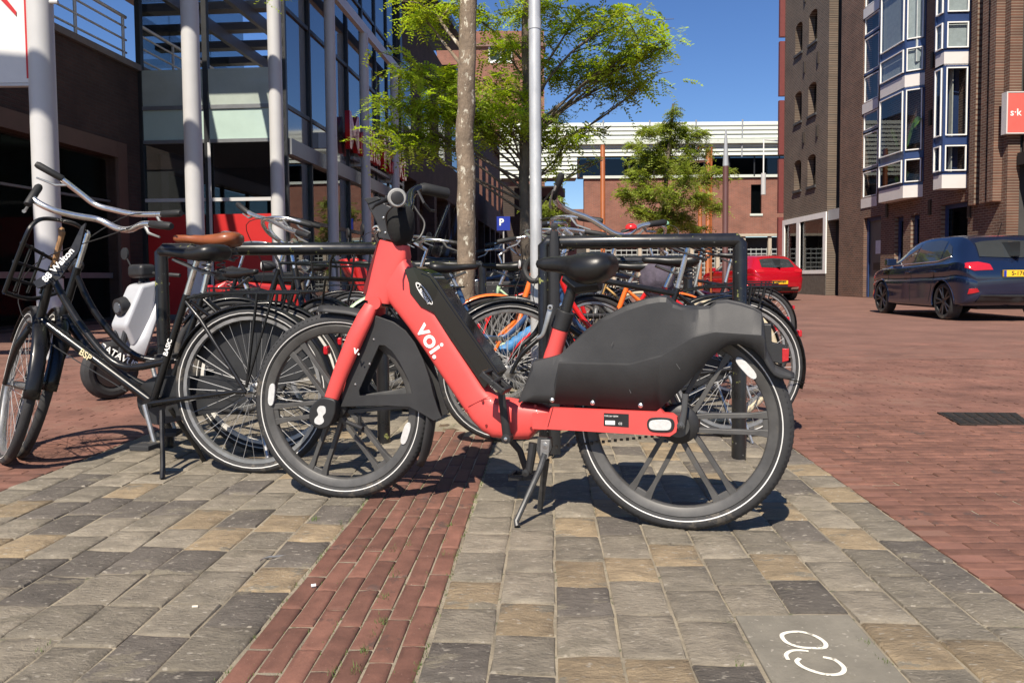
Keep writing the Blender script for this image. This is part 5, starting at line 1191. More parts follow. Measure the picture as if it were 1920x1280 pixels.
# wide bay
b0 = (XR, ry(1727)); b1 = ptX(1690, XR - .42); b2 = ptX(1645, XR - .42); b3 = (XR, b2[1] + .42)
def bay(pts, levels, facets, label):
    cx = sum(p[0] for p in pts) / len(pts); cy = sum(p[1] for p in pts) / len(pts)
    inner = [(p[0] + .06 if p[0] < XR else XR + .01, p[1] + (.06 if p is pts[1] else -.06 if p is pts[2] else .05 if p is pts[0] else -.05)) for p in pts]
    for base in levels:
        slab(pts, base, base + .36).build('white_panel', PANEL, fac); 
        za, zb, zc, zd = base + .44, base + 1.16, base + 1.38, base + 3.22
        slab(pts, base + .36, za).build('blue_rail', NAVY, fac); slab(pts, zb, zc).build('blue_rail', NAVY, fac); slab(pts, zd, base + 3.30).build('blue_rail', NAVY, fac)
        for i in facets:
            A, B = pts[i], pts[i + 1]; dx, dy = B[0] - A[0], B[1] - A[1]; l = math.hypot(dx, dy); n_ = (-abs(dy), -abs(dx)) if True else None
            nn = (dy, -dx); 
            if nn[0] * (cx + .3 - A[0]) + nn[1] * (cy - A[1]) > 0: nn = (-nn[0], -nn[1])
            A2 = (A[0] + dx / l * .05, A[1] + dy / l * .05); B2 = (B[0] - dx / l * .05, B[1] - dy / l * .05)
            pane(A2, B2, za + .02, zb - .02, nn, fac); pane(A2, B2, zc + .02, zd - .02, nn, fac)
            if base > 6:
                ln_ = math.hypot(*nn); ox, oy = -nn[0] / ln_ * .05, -nn[1] / ln_ * .05
                for q0_, q1_ in ((za + .05, zb - .05), (zc + .05, zd - .05)): bq_ = MB(); bq_.add([(A2[0] + ox, A2[1] + oy, q0_), (B2[0] + ox, B2[1] + oy, q0_), (B2[0] + ox, B2[1] + oy, q1_), (A2[0] + ox, A2[1] + oy, q1_)], [(0, 1, 2, 3)]); bq_.build('blind', mat('pale_blind', (.42, .45, .46), .8), fac)
        slab([pts[2], pts[3], (pts[3][0], pts[3][1] - .04), (pts[2][0] + .03, pts[2][1] - .04)], za, zd).build('far_cheek', NAVY, fac)
        for p in pts: m = MB(); m.box((p[0] + .02, p[1], (za + zd) / 2), (.07, .07, zd - za)); m.build('blue_post', NAVY, fac)
bay([b0, b1, b2, b3], (3.10, 6.38, 9.66), (0, 1), '')
c0 = (XR, ry(1809)); c1 = (XR - .66, ry(1809) + .03); c2 = (XR - .66, ry(1809) + .45); c3 = (XR, ry(1809) + .5)
bay([c0, c1, c2, c3], (3.10, 6.35, 9.6), (0, 1), '')
for i, (a, b, z0, z1) in enumerate(strip):
    bx((XR - .02, a, z0 - .35), (XR + .1, b, z0 - .02)).build('white_panel', PANEL, fac)
    for za, zb in ((z0, z0 + .9), (z0 + 1.0, z0 + 2.2), (z0 + 2.3, z1)): 
        bx((XR + .02, a, za - .05), (XR + .1, b, za)).build('blue_rail', NAVY, fac); pane((XR + .06, a + .06), (XR + .06, b - .06), za + .02, zb - .02, (-1, 0), fac)
# interior plants behind the wide bay
LEAFB = mat('banana_leaf', (.16, .30, .05), .45, 0, .3, 5)
plant = empty('window_plant', 'large leaved green plant standing inside the wide bay window', 'plant', loc=(XR - .1, (b1[1] + b2[1]) / 2 - .25, 3.5))
rgp = random.Random(8)
for i, (x, y, z, a, l) in enumerate(((-.1, .3, 1.3, .4, .9), (.0, -.1, 1.2, -.5, 1.0), (-.12, .5, .6, .9, .7), (0, .0, .7, -.2, .8), (-.05, .3, .1, .3, .5), (.02, -.25, 1.7, -1.0, .8), (.0, .1, .2, -.8, .6), (-.1, -.2, .5, .2, .7))):
    m = MB(); rows = []
    for k in range(8):
        t = k / 7; wd = .17 * math.sin(math.pi * min(1, t * .9 + .08)) ** .7; ctr = Vector((x - .05 * t, y + l * t * math.sin(a), z + l * t * math.cos(a) - .25 * t * t)); pr_ = Vector((.25, math.cos(a), -math.sin(a)))
        rows.append([ctr - pr_ * wd, ctr + Vector((.03, 0, -.0)), ctr + pr_ * wd])
    m.loft(rows); m.build('leaf', LEAFB, plant, 60)
m = MB(); m.tube([(0, .1, -.02), (0, .12, 1.6)], .04, 8); m.build('stem', mat('plant_stem', (.12, .14, .05), .7), plant)
for bxx in (0, 1): bx((XR - .3, c0[1] + .25 + bxx * .25, 3.5), (XR - .27, c0[1] + .40 + bxx * .25, 6.4)).build('curtain', mat('curtain_cloth', (.5, .48, .44), .9), fac)
for z in (7.8, 11): bx((XR + .02, b1[1] + .1, z), (XR + .04, b2[1] - .1, z + 1.8)).build('blind', mat('pale_blind', (.50, .53, .54), .8), fac); bx((XR - .2, b0[1] + .12, z - .7), (XR - .02, b0[1] + .32, z + 1.8)).build('blind', MATS['pale_blind'], fac)
# brick ribs and a near dark shop front
for i, px in enumerate((1826, 1850, 1868)): y = ry(px); bx((XR - .12 - .05 * i, y - .12, 2.6), (XR - .002, y + .12, 15)).build('brick_rib', BRK2, fac)
for py, px in ((300, 1655), (120, 1742), (225, 1740), (255, 1822), (395, 1662), (390, 1742), (395, 1816)):
    y = ry(px); z = rzz(py, y); bx((XR - .05, y - .06, z - .22), (XR - .003, y + .06, z + .22)).build('wall_anchor', IRON, fac)
shop = empty('dark_shop_front', 'dark blue shop front at the right edge below coral sign', 'building', loc=(0, 0, 0))
bx((XR + .35, 10, 3.7), (XR + 6, yf0 - .02, 15)).build('wall', DBRK, shop); bx((XR + .5, 10, 0), (XR + 6, yf0 - .03, 3.7)).build('shop_wall', mat('shop_navy', (.018, .022, .035), .4), shop)
bx((XR + .2, 10, 3.45), (XR + .5, yf0 - .05, 3.75)).build('fascia', DARKM, shop)
for i in range(3): bx((XR + .46, yf0 - 1.9 - i * 2, 1.0), (XR + .49, yf0 - .25 - i * 2, 3.2)).build('shop_window', GLASSD, shop)
sgq = P(1884, 250, 19.0); sgt = P(1884, 176, 19.0)
sgn = empty('projecting_shop_sign', 'coral red projecting sign with pale lettering at the right edge', 'sign', loc=(sgq.x, 19.0, 0))
SIGNC = mat('sign_coral', (.80, .12, .10), .45, 0, .04)
bx((0, -.09, sgq.z), (1.3, .09, sgt.z)).build('sign_box', SIGNC, sgn, bevel=.01); m = MB(); m.b2((-.03, -.1, sgq.z - .03), (-.002, .1, sgt.z + .03)); m.b2((-.002, -.1, sgq.z - .03), (1.3, .1, sgq.z - .003)); m.b2((-.002, -.1, sgt.z + .003), (1.3, .1, sgt.z + .03)); m.build('sign_edge', PANEL, sgn)
text('lettering', 's·k i n', .24, DECAL, sgn, Matrix.Translation((.06, -.096, (sgq.z + sgt.z) / 2)) @ Matrix.Rotation(math.pi / 2, 4, 'X'), .003, .003, 'LEFT')
m = MB(); m.tube([(.9, 0, sgt.z), (.9, 0, sgt.z + .5), (1.5, 0, sgt.z + .5)], .03, 8); m.build('sign_arm', DARKM, sgn)
# ---------------------------------------------------------------- street posts and lamps
OPOST = mat('orange_post', (.30, .085, .022), .55, 0, .15, 2); BPOST = mat('brown_post', (.10, .045, .042), .45, 0, .1, 2)
def post(px, ytop, Y, r, m_, label, tip=False):
    z = P(px, ytop, Y).z; x = P(px, ytop, Y).x; b = MB()
    b.lathe([(r * 1.3, 0), (r * 1.3, .3), (r, .35), (r, z - (.9 if tip else .12)), (r * .9, z - (.85 if tip else .1)), (r * (.25 if tip else .9), z), (.001, z)], (0, 0, 0), 'Z', 16); o = b.build('street_post', m_); o.location = (x, Y, 0); tag(o, label, 'post', 'painted street posts'); return o
post(1130, 272, 32, .10, OPOST, 'orange round post left of the small street tree')
post(1328, 282, 32, .10, OPOST, 'orange round post right behind the small street tree')
post(1313, 330, 34, .09, OPOST, 'short orange post partly hidden behind the small street tree')
bp_ = post(1361, 244, 20, .075, BPOST, 'dark red brown post with pointed grey tip', True)
zt_ = P(1361, 244, 20).z; m = MB(); m.lathe([(.078, zt_ - .92), (.06, zt_ - .6), (.025, zt_), (.001, zt_ + .01)], (0, 0, 0), 'Z', 16); m.build('tip', LGREY, bp_)
lq = P(1309, 300, 26); lm = empty('street_lamp', 'grey bell shaped street lamp hanging from an arm beside the tree', 'street lamp', loc=(lq.x, 26, 0))
m = MB(); m.lathe([(.02, .34), (.07, .30), (.08, .12), (.30, -.02), (.31, -.05), (.001, -.05)], (0, 0, lq.z), 'Z', 20); m.build('lamp_shade', LGREY, lm)
m = MB(); m.tube([(0, 0, lq.z + .3), (0, 0, lq.z + .42), (.45, 0, lq.z + .42), (.45, 0, 0)], .035, 8); m.build('lamp_post', OPOST, lm)
hq, h2 = P(1432, 262, 40), P(1431, 365, 40); hl = empty('hanging_lamp', 'slim white hanging lamp on a rod at the right brick wall', 'street lamp', loc=(hq.x, 40, 0))
m = MB(); m.tube([(0, 0, hq.z), (0, 0, h2.z + 1.0)], .035, 8); m.tube([(0, 0, hq.z), (3.0, 2, hq.z + .1)], .03, 8); m.build('rod', WHITE, hl); m = MB(); m.tube([(0, 0, h2.z), (0, 0, h2.z + 1.1)], .12, 12); m.build('lamp_body', POLEW, hl)
# ---------------------------------------------------------------- cars
CARGL = mat('car_glass', (.030, .034, .036), .03, 0, .05, 3, coat=.3, spec=.6)
class Car:
    # stations: x -> (zlow, zbelt, ztop, w_sill, w_belt, w_top); linear keys smoothed
    def __init__(s, keys, W): s.k = keys; s.W = W
    def st(s, x):
        k = s.k
        if x <= k[0][0]: return k[0][1:]
        if x >= k[-1][0]: return k[-1][1:]
        for i in range(len(k) - 1):
            if k[i][0] <= x <= k[i + 1][0]:
                t = (x - k[i][0]) / (k[i + 1][0] - k[i][0]); p1, p2 = k[i][1:], k[i + 1][1:]; p0 = k[max(0, i - 1)][1:]; p3 = k[min(len(k) - 1, i + 2)][1:]
                out = []
                x0, x1, x2, x3 = k[max(0, i - 1)][0], k[i][0], k[i + 1][0], k[min(len(k) - 1, i + 2)][0]
                for a, b, c, d in zip(p0, p1, p2, p3):
                    m1 = (c - a) / max(1e-6, x2 - x0) * (x2 - x1); m2 = (d - b) / max(1e-6, x3 - x1) * (x2 - x1)
                    if (c - b) * m1 <= 0: m1 = 0
                    if (c - b) * m2 <= 0: m2 = 0
                    h = t * t * (3 - 2 * t); out.append(b * (1 - h) + c * h + m1 * (t * (1 - t) ** 2) - m2 * (t * t * (1 - t)))
                return tuple(out)
    def section(s, x):
        zl, zb, zt, ws, wb, wt = s.st(x)
        g = max(.0, zt - zb)
        pts = [(0, zl), (ws * .80, zl), (ws * .97, zl + .035), (ws, zl + .10), (wb * 1.004, zl + (zb - zl) * .40), (wb * 1.012, zl + (zb - zl) * .62), (wb * .985, zl + (zb - zl) * .70), (wb, zl + (zb - zl) * .82), (wb * .985, zb - .02), (wb * .955, zb + .02 * min(1, g * 4)), (wb * .955 + (wt - wb * .955) * .5, zb + g * .52), (wt, zb + g * .86), (wt * .86, zb + g * .965), (wt * .45, zt - .004 * min(1, g * 4)), (0, zt)]
        return pts
    def curve(s, x, n=4): return [(p.x, p.y) for p in catmull([Vector((a, b, 0)) for a, b in s.section(x)], n)]
    def hw(s, x, z):
        c = s.curve(x, 3); best = 0
        for i in range(len(c) - 1):
            (a, za), (b, zb) = c[i], c[i + 1]
            if min(za, zb) <= z <= max(za, zb) and abs(zb - za) > 1e-6: best = max(best, a + (b - a) * (z - za) / (zb - za))
        return best
    def xrear(s, y, z):
        lo = s.k[0][0]; x = lo
        while x < lo + 1.4:
            if s.hw(x, z) >= abs(y):
                a, b = x - .012, x
                for _ in range(5):
                    m_ = (a + b) / 2
                    if s.hw(m_, z) >= abs(y): b = m_
                    else: a = m_
                return b
            x += .012
        return x
def car(name, label, keys, W, L, wheels, wr, paint, M, side_glass, rear_glass, lamps, plate, rimm, hand='left', extra=None, group='hatchback cars in the street'):
    c = Car(keys, W); root = empty(name, label, 'car', group, M)
    b = MB(); N_ = 120; rows = []
    for i in range(N_ + 1):
        x = keys[0][0] + (keys[-1][0] - keys[0][0]) * i / N_; cv = c.curve(x, 4); rows.append([Vector((x, y, z)) for y, z in cv] + [Vector((x, -y, z)) for y, z in cv[::-1][1:-1]])
    n = len(rows[0]); vs = [p for r in rows for p in r]; fs = []
    for i in range(N_):
        for k in range(n):
            l = (k + 1) % n; q = (i * n + k, i * n + l, (i + 1) * n + l, (i + 1) * n + k); ctr = (vs[q[0]] + vs[q[1]] + vs[q[2]] + vs[q[3]]) / 4
            if any((ctr.x - wx) ** 2 + (ctr.z - wr) ** 2 < (wr + .045) ** 2 and abs(ctr.y) > W * .62 for wx in wheels): continue
            fs.append(q)
    fs += [tuple(range(n))[::-1], tuple(N_ * n + k for k in range(n))]
    b.add(vs, fs); body = b.build('body', paint, root, 40)
    b = MB(); b.b2((keys[0][0] + .25, -W * .60, .20), (keys[-1][0] - .3, W * .60, .62)); b.build('underbody', mat('underbody', (.01, .01, .01), .9), root)
    for wx in wheels:
        for s_ in (1, -1):
            lip = MB(); q = []
            for i in range(25):
                a = R(-12) + R(204) * i / 24; x, z = wx + (wr + .046) * math.cos(a), wr + (wr + .046) * math.sin(a); q.append(Vector((x, s_ * (c.hw(x, max(.22, z)) - .006), z)))
            lip.tube(q, .016, 6); lip.build('wheel_arch', paint, body)
            wl = MB(); wl.lathe([(wr - .075, .10), (wr - .03, .105), (wr - .006, .085), (wr, .05), (wr, -.08), (wr - .03, -.1), (wr - .075, -.1)], (0, 0, 0), 'Y', 32); o = wl.build('wheel', RUBBER, root); o.matrix_local = Matrix.Translation((wx, s_ * (W - .115), wr)) @ (Matrix.Rotation(math.pi, 4, 'Z') if s_ < 0 else Matrix.Identity(4))
            rm = MB(); rr = wr - .075; rm.lathe([(rr + .003, .098), (rr - .012, .09), (rr - .02, .03)], (0, 0, 0), 'Y', 32)
            for i in range(5):
                for dd in (-.2, .2):
                    a = i * 2 * math.pi / 5 + dd; a2 = i * 2 * math.pi / 5 + dd * .5; rm.tube([(.05 * math.cos(a2), .082, .05 * math.sin(a2)), ((rr - .008) * math.cos(a), .092, (rr - .008) * math.sin(a))], [.020, .017], 6, flat=.7)
            rm.lathe([(.001, .092), (.05, .088), (.062, .07)], (0, 0, 0), 'Y', 16); rm.build('rim', rimm, o, 50)
            rb = MB(); rb.lathe([(.001, .02), (rr - .015, .02)], (0, 0, 0), 'Y', 24); rb.build('brake_disc', mat('wheel_dark', (.012, .012, .012), .7), o)
    # side glass on both sides
    for s_ in (1, -1):
        for poly in side_glass:
            g = MB(); fl = [(x, z) for x, z in poly]
            dense = []
            for i in range(len(fl)):
                (xa, za), (xb, zb) = fl[i], fl[(i + 1) % len(fl)]
                for t in range(6): dense.append((xa + (xb - xa) * t / 6, za + (zb - za) * t / 6))
            cx = sum(p[0] for p in dense) / len(dense); cz = sum(p[1] for p in dense) / len(dense)
            rings = []
            for f_ in (1.0, .66, .33):
                rings.append([Vector((cx + (x - cx) * f_, s_ * (c.hw(cx + (x - cx) * f_, cz + (z - cz) * f_) + .005), cz + (z - cz) * f_)) for x, z in dense])
            g.loft(rings, close_v=True); g.v.append((cx, s_ * (c.hw(cx, cz) + .005), cz)); n0 = len(dense); o0 = 2 * n0
            for i in range(n0): g.f.append((o0 + i, o0 + (i + 1) % n0, len(g.v) - 1))
            g.build('side_window', CARGL, root, 60)
    # things on the tail
    def tail(name, poly, m_, off=.006, parent=root, sub=5):
        zs_ = [p[1] for p in poly]; z0_, z1_ = min(zs_) + 1e-4, max(zs_) - 1e-4; rows = []; g = MB()
        for i in range(13):
            z = z0_ + (z1_ - z0_) * i / 12; xs_ = []
            for k in range(len(poly)):
                (ya, za), (yb, zb) = poly[k], poly[(k + 1) % len(poly)]
                if min(za, zb) <= z <= max(za, zb) and abs(zb - za) > 1e-6: xs_.append(ya + (yb - ya) * (z - za) / (zb - za))
            if len(xs_) < 2: continue
            ya, yb = min(xs_), max(xs_); rows.append([Vector((c.xrear(ya + (yb - ya) * k / 14, z) - off, ya + (yb - ya) * k / 14, z)) for k in range(15)])
        g.loft(rows); return g.build(name, m_, parent, 60)
    tail('rear_window', rear_glass, CARGL, .016)
    for s_ in (1, -1):
        for nm, poly, m_ in lamps: tail(nm, [(y * s_, z) for y, z in poly], m_, .012)
    pz, ptxt = plate
    x0 = c.xrear(0, pz) - .02
    pb = MB(); pb.b2((x0 - .012, -.26, pz - .055), (x0 + .03, .26, pz + .055)); po = pb.build('number_plate', mat('plate_yellow', (.78, .48, .02), .45, 0, .03), root, bevel=.004)
    pb = MB(); pb.b2((x0 - .0135, .215, pz - .052), (x0 - .0122, .258, pz + .052)); pb.build('blue_band', BLU, po)
    text('plate_lettering', ptxt, .098, mat('plate_black', (.01, .01, .01), .5), po, Matrix.Translation((x0 - .0135, -.02, pz)) @ Matrix(((0, 0, -1, 0), (-1, 0, 0, 0), (0, 1, 0, 0), (0, 0, 0, 1))), .0012, .001)
    # mirrors, handles, door lines, antenna
    for s_ in (1, -1):
        mx, mz = side_glass[0][0][0] - .05, side_glass[0][0][1] + .02
        mr = MB(); y = c.hw(mx, mz); mr.box((mx, s_ * (y + .10), mz + .03), (.13, .19, .14)); mr.box((mx + .01, s_ * (y + .01), mz - .01), (.06, .08, .04)); mr.build('wing_mirror', paint, root, bevel=.03, seg=3)
        for hx in (extra or {}).get('handles', ()):
            y = c.hw(hx, .84); h_ = MB(); h_.box((hx, s_ * (y + .014), .84), (.17, .03, .03)); h_.build('door_handle', paint, root, bevel=.008)
        for lx, lx2 in (extra or {}).get('lines', ()):
            q = [Vector((lx + (lx2 - lx) * t / 10, s_ * (c.hw(lx + (lx2 - lx) * t / 10, .30 + .60 * t / 10) + .001), .30 + .60 * t / 10)) for t in range(11)]; l_ = MB(); l_.tube(q, .004, 5); l_.build('door_gap', mat('panel_gap', (.004, .004, .005), .8), body)
        tr = side_glass; lo_ = [p for poly in tr for p in poly if p[1] < min(q[1] for q in poly) + .09]; xa, xb = min(p[0] for p in lo_), max(p[0] for p in lo_)
        q = [Vector((xa + (xb - xa) * t / 12, s_ * (c.hw(xa + (xb - xa) * t / 12, extra['belt'](xa + (xb - xa) * t / 12)) + .004), extra['belt'](xa + (xb - xa) * t / 12))) for t in range(13)]; l_ = MB(); l_.tube(q, .009, 5); l_.build('window_trim', CHROME if extra.get('chrome') else PLASTIC, body)
    an = MB(); an.tube([(.62, 0, keys[4][3] - .02), (.50, 0, keys[4][3] + .22)], .006, 5); an.build('antenna', PLASTIC, root)
    # bumper lower dark insert
    tail('bumper_insert', extra['insert'], PLASTIC, .010)
    if extra.get('line'): tail('tailgate_line', extra['line'], MATS['panel_gap'], .004)
    return root, c, tail
NAVYP = mat('navy_car_paint', (.008, .016, .045), .2, .3, .05, 3, coat=1.0)
REDC = mat('red_car_paint', (.48, .006, .018), .2, .25, .05, 3, coat=1.0)
DRIM = mat('dark_alloy', (.09, .09, .095), .3, .8, .1, 10)
# x grows forward from the tail; (x, zlow, zbelt, ztop, w_sill, w_belt, w_top)
K1 = [(0.00, .42, .78, .80, .60, .66, .56), (.05, .34, .90, .96, .74, .78, .60), (.16, .26, .98, 1.10, .82, .835, .60), (.36, .24, 1.00, 1.30, .85, .862, .60), (.62, .20, .985, 1.445, .865, .868, .60), (1.15, .19, .965, 1.485, .868, .868, .61), (1.9, .19, .94, 1.47, .868, .868, .61), (2.45, .19, .925, 1.36, .868, .866, .60), (2.95, .20, .92, 1.08, .866, .858, .62), (3.25, .21, .91, .97, .86, .845, .66), (3.7, .24, .82, .86, .82, .80, .66), (3.96, .30, .70, .73, .68, .66, .56), (4.05, .38, .60, .62, .50, .50, .44)]
SG1 = [[(2.82, .99), (2.60, 1.13), (2.25, 1.30), (1.93, 1.385), (1.90, .985)], [(1.84, .99), (1.86, 1.39), (1.3, 1.41), (.98, 1.375), (.90, 1.05), (.93, 1.015)], [(.84, 1.06), (.90, 1.34), (.72, 1.27), (.60, 1.14), (.62, 1.10)]]
RG1 = [(-.56, 1.08), (-.50, 1.34), (0, 1.375), (.50, 1.34), (.56, 1.08), (0, 1.06)]
LMP1 = [('tail_lamp', [(.40, .86), (.44, .96), (.62, 1.00), (.80, .985), (.815, .90), (.70, .85)], REDREF), ('bumper_reflector', [(.62, .50), (.66, .56), (.77, .555), (.78, .46)], REDREF)]
belt1 = lambda x: 1.035 - .03 * (x - .6) if x > .9 else 1.035 + (.9 - x) * .22
def place_car(rear_px, rear_py, Y, ang):
    p = gx(rear_px, Y); M = Matrix.Translation((p.x, p.y, 0)) @ Matrix.Rotation(R(ang), 4, 'Z'); return M
Yc = 13.4
pr_ = Vector(((1778 - 960) / F * Yc, Yc, 0))        # rear left wheel on the ground
fr_ = Vector(((1647 - 960) / F * 16.2, 15.75, 0))
dv = (fr_ - pr_).normalized(); ang = math.degrees(math.atan2(dv.y, dv.x))
M1 = Matrix.Translation(pr_) @ Matrix.Rotation(R(ang), 4, 'Z') @ Matrix.Translation((-.72, -.76, 0))
car('navy_hatchback', 'dark navy blue hatchback car driving on the road at right', K1, .868, 4.05, (.72, 3.21), .325, NAVYP, M1, SG1, RG1, LMP1, (.80, 'S-176-T'), DRIM, extra=dict(handles=(1.02, 1.98), lines=((1.20, .98), (1.92, 1.88), (2.95, 2.86)), belt=belt1, chrome=True, insert=[(-.66, .32), (-.6, .45), (.6, .45), (.66, .32)], line=None))
K2 = [(0.00, .44, .80, .82, .60, .66, .56), (.05, .36, .92, .97, .76, .79, .60), (.18, .27, 1.0, 1.12, .84, .85, .60), (.40, .24, 1.01, 1.32, .87, .88, .60), (.66, .20, .985, 1.42, .885, .885, .61), (1.2, .19, .965, 1.445, .888, .888, .62), (1.9, .19, .94, 1.43, .888, .888, .62), (2.5, .19, .925, 1.32, .886, .884, .61), (2.95, .20, .92, 1.08, .884, .876, .62), (3.25, .21, .91, .97, .876, .86, .66), (3.7, .24, .82, .86, .84, .82, .66), (3.98, .30, .70, .73, .70, .68, .56), (4.06, .38, .60, .62, .50, .50, .44)]
LMP2 = [('tail_lamp', [(.50, .90), (.54, .985), (.80, .99), (.83, .91), (.70, .88)], REDREF), ('exhaust_trim', [(.40, .36), (.42, .42), (.66, .43), (.64, .365)], CHROME)]
Y2 = 23.8; p2 = Vector(((1462 - 960) / F * Y2, Y2, 0)); f2 = Vector(((1386 - 960) / F * 27.6, 27.6, 0)); dv = (f2 - p2).normalized(); ang2 = math.degrees(math.atan2(dv.y, dv.x)) + 9
M2 = Matrix.Translation(p2) @ Matrix.Rotation(R(ang2), 4, 'Z')
SG2 = [[(x, z - .035) for x, z in p] for p in SG1]
car('red_hatchback', 'bright red hatchback car parked further down the street', K2, .888, 4.06, (.70, 3.26), .32, REDC, M2, SG2, [(y, z - .03) for y, z in RG1], LMP2, (.58, 'J-891-BT'), DRIM, extra=dict(handles=(1.0, 1.95), lines=((1.2, .98), (1.92, 1.88), (2.95, 2.86)), belt=lambda x: belt1(x) - .03, insert=[(-.70, .30), (-.62, .44), (.62, .44), (.70, .30)], line=None))
# ---------------------------------------------------------------- scooters
def scooter(label, M, bodym, txt, screen=False):
    root = empty('motor_scooter', label, 'scooter', 'scooters parked behind the racks', M)
    for x, nm in ((0, 'rear_wheel'), (1.25, 'front_wheel')):
        b = MB(); b.lathe(torus_prof(.19, .055, 10), (x, 0, .245), 'Y', 28, closed=True); w_ = b.build(nm, RUBBER, root); b = MB(); b.lathe([(.001, .05), (.14, .04), (.15, 0), (.14, -.04), (.001, -.05)], (x, 0, .245), 'Y', 20); b.build('rim', DRIM, w_)
    b = MB(); b.loft([[Vector((1.06 - t * .28 + .14 * (1 - t) * (1 - abs(e)) , e * (.20 - .06 * t), .36 + t * .62)) for e in (-1, -.6, -.2, .2, .6, 1)] for t in (0, .25, .5, .75, 1)]); b.build('front_shield', bodym, root, 50, solid=.03)
    b = MB(); b.prism([(1.10, .42), (1.18, .62), (1.02, .96), (.86, 1.0), (.92, .62)], -.12, .12); b.build('front_cowl', bodym, root, bevel=.035, seg=3)
    b = MB(); b.tube([(1.10, 0, .78), (1.17, 0, .77)], [.085, .075], 18); h_ = b.build('headlight_ring', PLASTIC, root); b = MB(); b.tube([(1.165, 0, .77), (1.178, 0, .77)], [.055, .045], 16); b.build('headlight', mat('lamp_glass', (.08, .09, .11), .1, .2), h_)
    b = MB(); b.prism([(.2, .28), (.95, .28), (1.02, .36), (.95, .40), (.40, .38), (.25, .5)], -.16, .16); b.build('floor', PLASTIC, root, bevel=.02)
    b = MB(); b.prism([(-.30, .62), (.40, .42), (.46, .52), (.36, .74), (-.25, .80), (-.36, .74)], -.15, .15); sd_ = b.build('side_body', bodym, root, bevel=.04, seg=3)
    b = MB(); b.prism([(-.33, .78), (.36, .75), (.44, .80), (.38, .87), (.0, .86), (-.20, .92), (-.36, .88)], -.14, .14); b.build('seat', SADM, root, bevel=.03, seg=3)
    b = MB(); b.tube([(1.25, .09, .245), (1.08, .05, .75), (.93, 0, 1.03)], .025, 8); b.tube([(1.25, -.09, .245), (1.08, -.05, .75)], .025, 8); b.build('fork', PLASTIC, root)
    b = MB(); b.tube([(.80, -.34, 1.04), (.90, -.12, 1.06), (.90, .12, 1.06), (.80, .34, 1.04)], .017, 8); hb_ = b.build('handlebar', PLASTIC, root); b = MB(); b.box((.94, 0, 1.08), (.16, .22, .12)); b.build('dash', PLASTIC, hb_, bevel=.04, seg=3)
    for s in (-1, 1):
        b = MB(); b.tube([(.88, .22 * s, 1.06), (.9, .30 * s, 1.20)], .007, 6); b.lathe([(.001, .01), (.055, .008), (.055, -.008), (.001, -.01)], (.9, .33 * s, 1.24), 'X', 14); b.build('mirror', PLASTIC, root)
    b = MB(); b.box((-.38, 0, .72), (.05, .16, .07)); b.build('tail_lamp', REDREF, root, bevel=.012)
    if txt: text('lettering', txt, .11, PLASTIC, root, Matrix.Translation((.0, .1525, .64)) @ Matrix(((-1, 0, 0, 0), (0, 0, 1, 0), (0, 1, 0, 0), (0, 0, 0, 1))), .002, .001)
    if screen:
        rows = [[Vector((1.0 - t * .25 + .08 * (1 - e * e), e * .26 * (1 - .25 * t), 1.02 + t * .55)) for e in (-1, -.5, 0, .5, 1)] for t in (0, .35, .7, 1)]
        b = MB(); b.loft(rows); b.build('wind_screen', glassmat('screen_glass', (.7, .7, .68), 1.5, .03), root, 60)
    return root
def Mdir(p0, p1): d = (p1 - p0).normalized(); M = Matrix((d, Vector((0, 0, 1)).cross(d), Vector((0, 0, 1)))).transposed().to_4x4(); M.translation = p0; return M
SCW = mat('scooter_white', (.42, .43, .45), .35, 0, .05, 4, coat=.3)
scooter('white and black rental scooter parked behind the left bicycles', Mdir(gx(440, 6.0), gx(335, 5.6)), SCW, 'CHECK').scale = (.8, .8, .8)
scooter('dark scooter with a clear wind screen behind the near tree', Mdir(gx(965, 8.6), gx(870, 8.2)), mat('scooter_dark', (.02, .02, .022), .4), '', True)
scooter('red scooter half hidden behind the left rack', Mdir(gx(480, 6.9), gx(640, 7.2)), mat('scooter_red', (.40, .02, .02), .35, coat=.4), '')

# crumpled cloth bag hung on a saddle in the second row
cb = MB(); rgc = random.Random(2); rows = []
for i in range(9):
    t = i / 8; rr = .085 * math.sin(math.pi * (.12 + .8 * t)) ** .7
    rows.append([Vector((rr * (1.2 + rgc.uniform(-.18, .18)) * math.cos(a), rr * (1 + rgc.uniform(-.15, .15)) * math.sin(a), -.22 * t + rgc.uniform(-.008, .008))) for a in [2 * math.pi * k / 14 for k in range(14)]])
cb.loft(rows, close_v=True, caps=True); cbo = cb.build('cloth_bag', mat('mauve_cloth', (.075, .062, .085), .9, 0, .3, 20, bump=.006, bscale=30), None, 50)
cbo.location = P(1232, 492, 4.62); tag(cbo, 'crumpled mauve grey cloth bag hanging behind the right rack', 'bag')
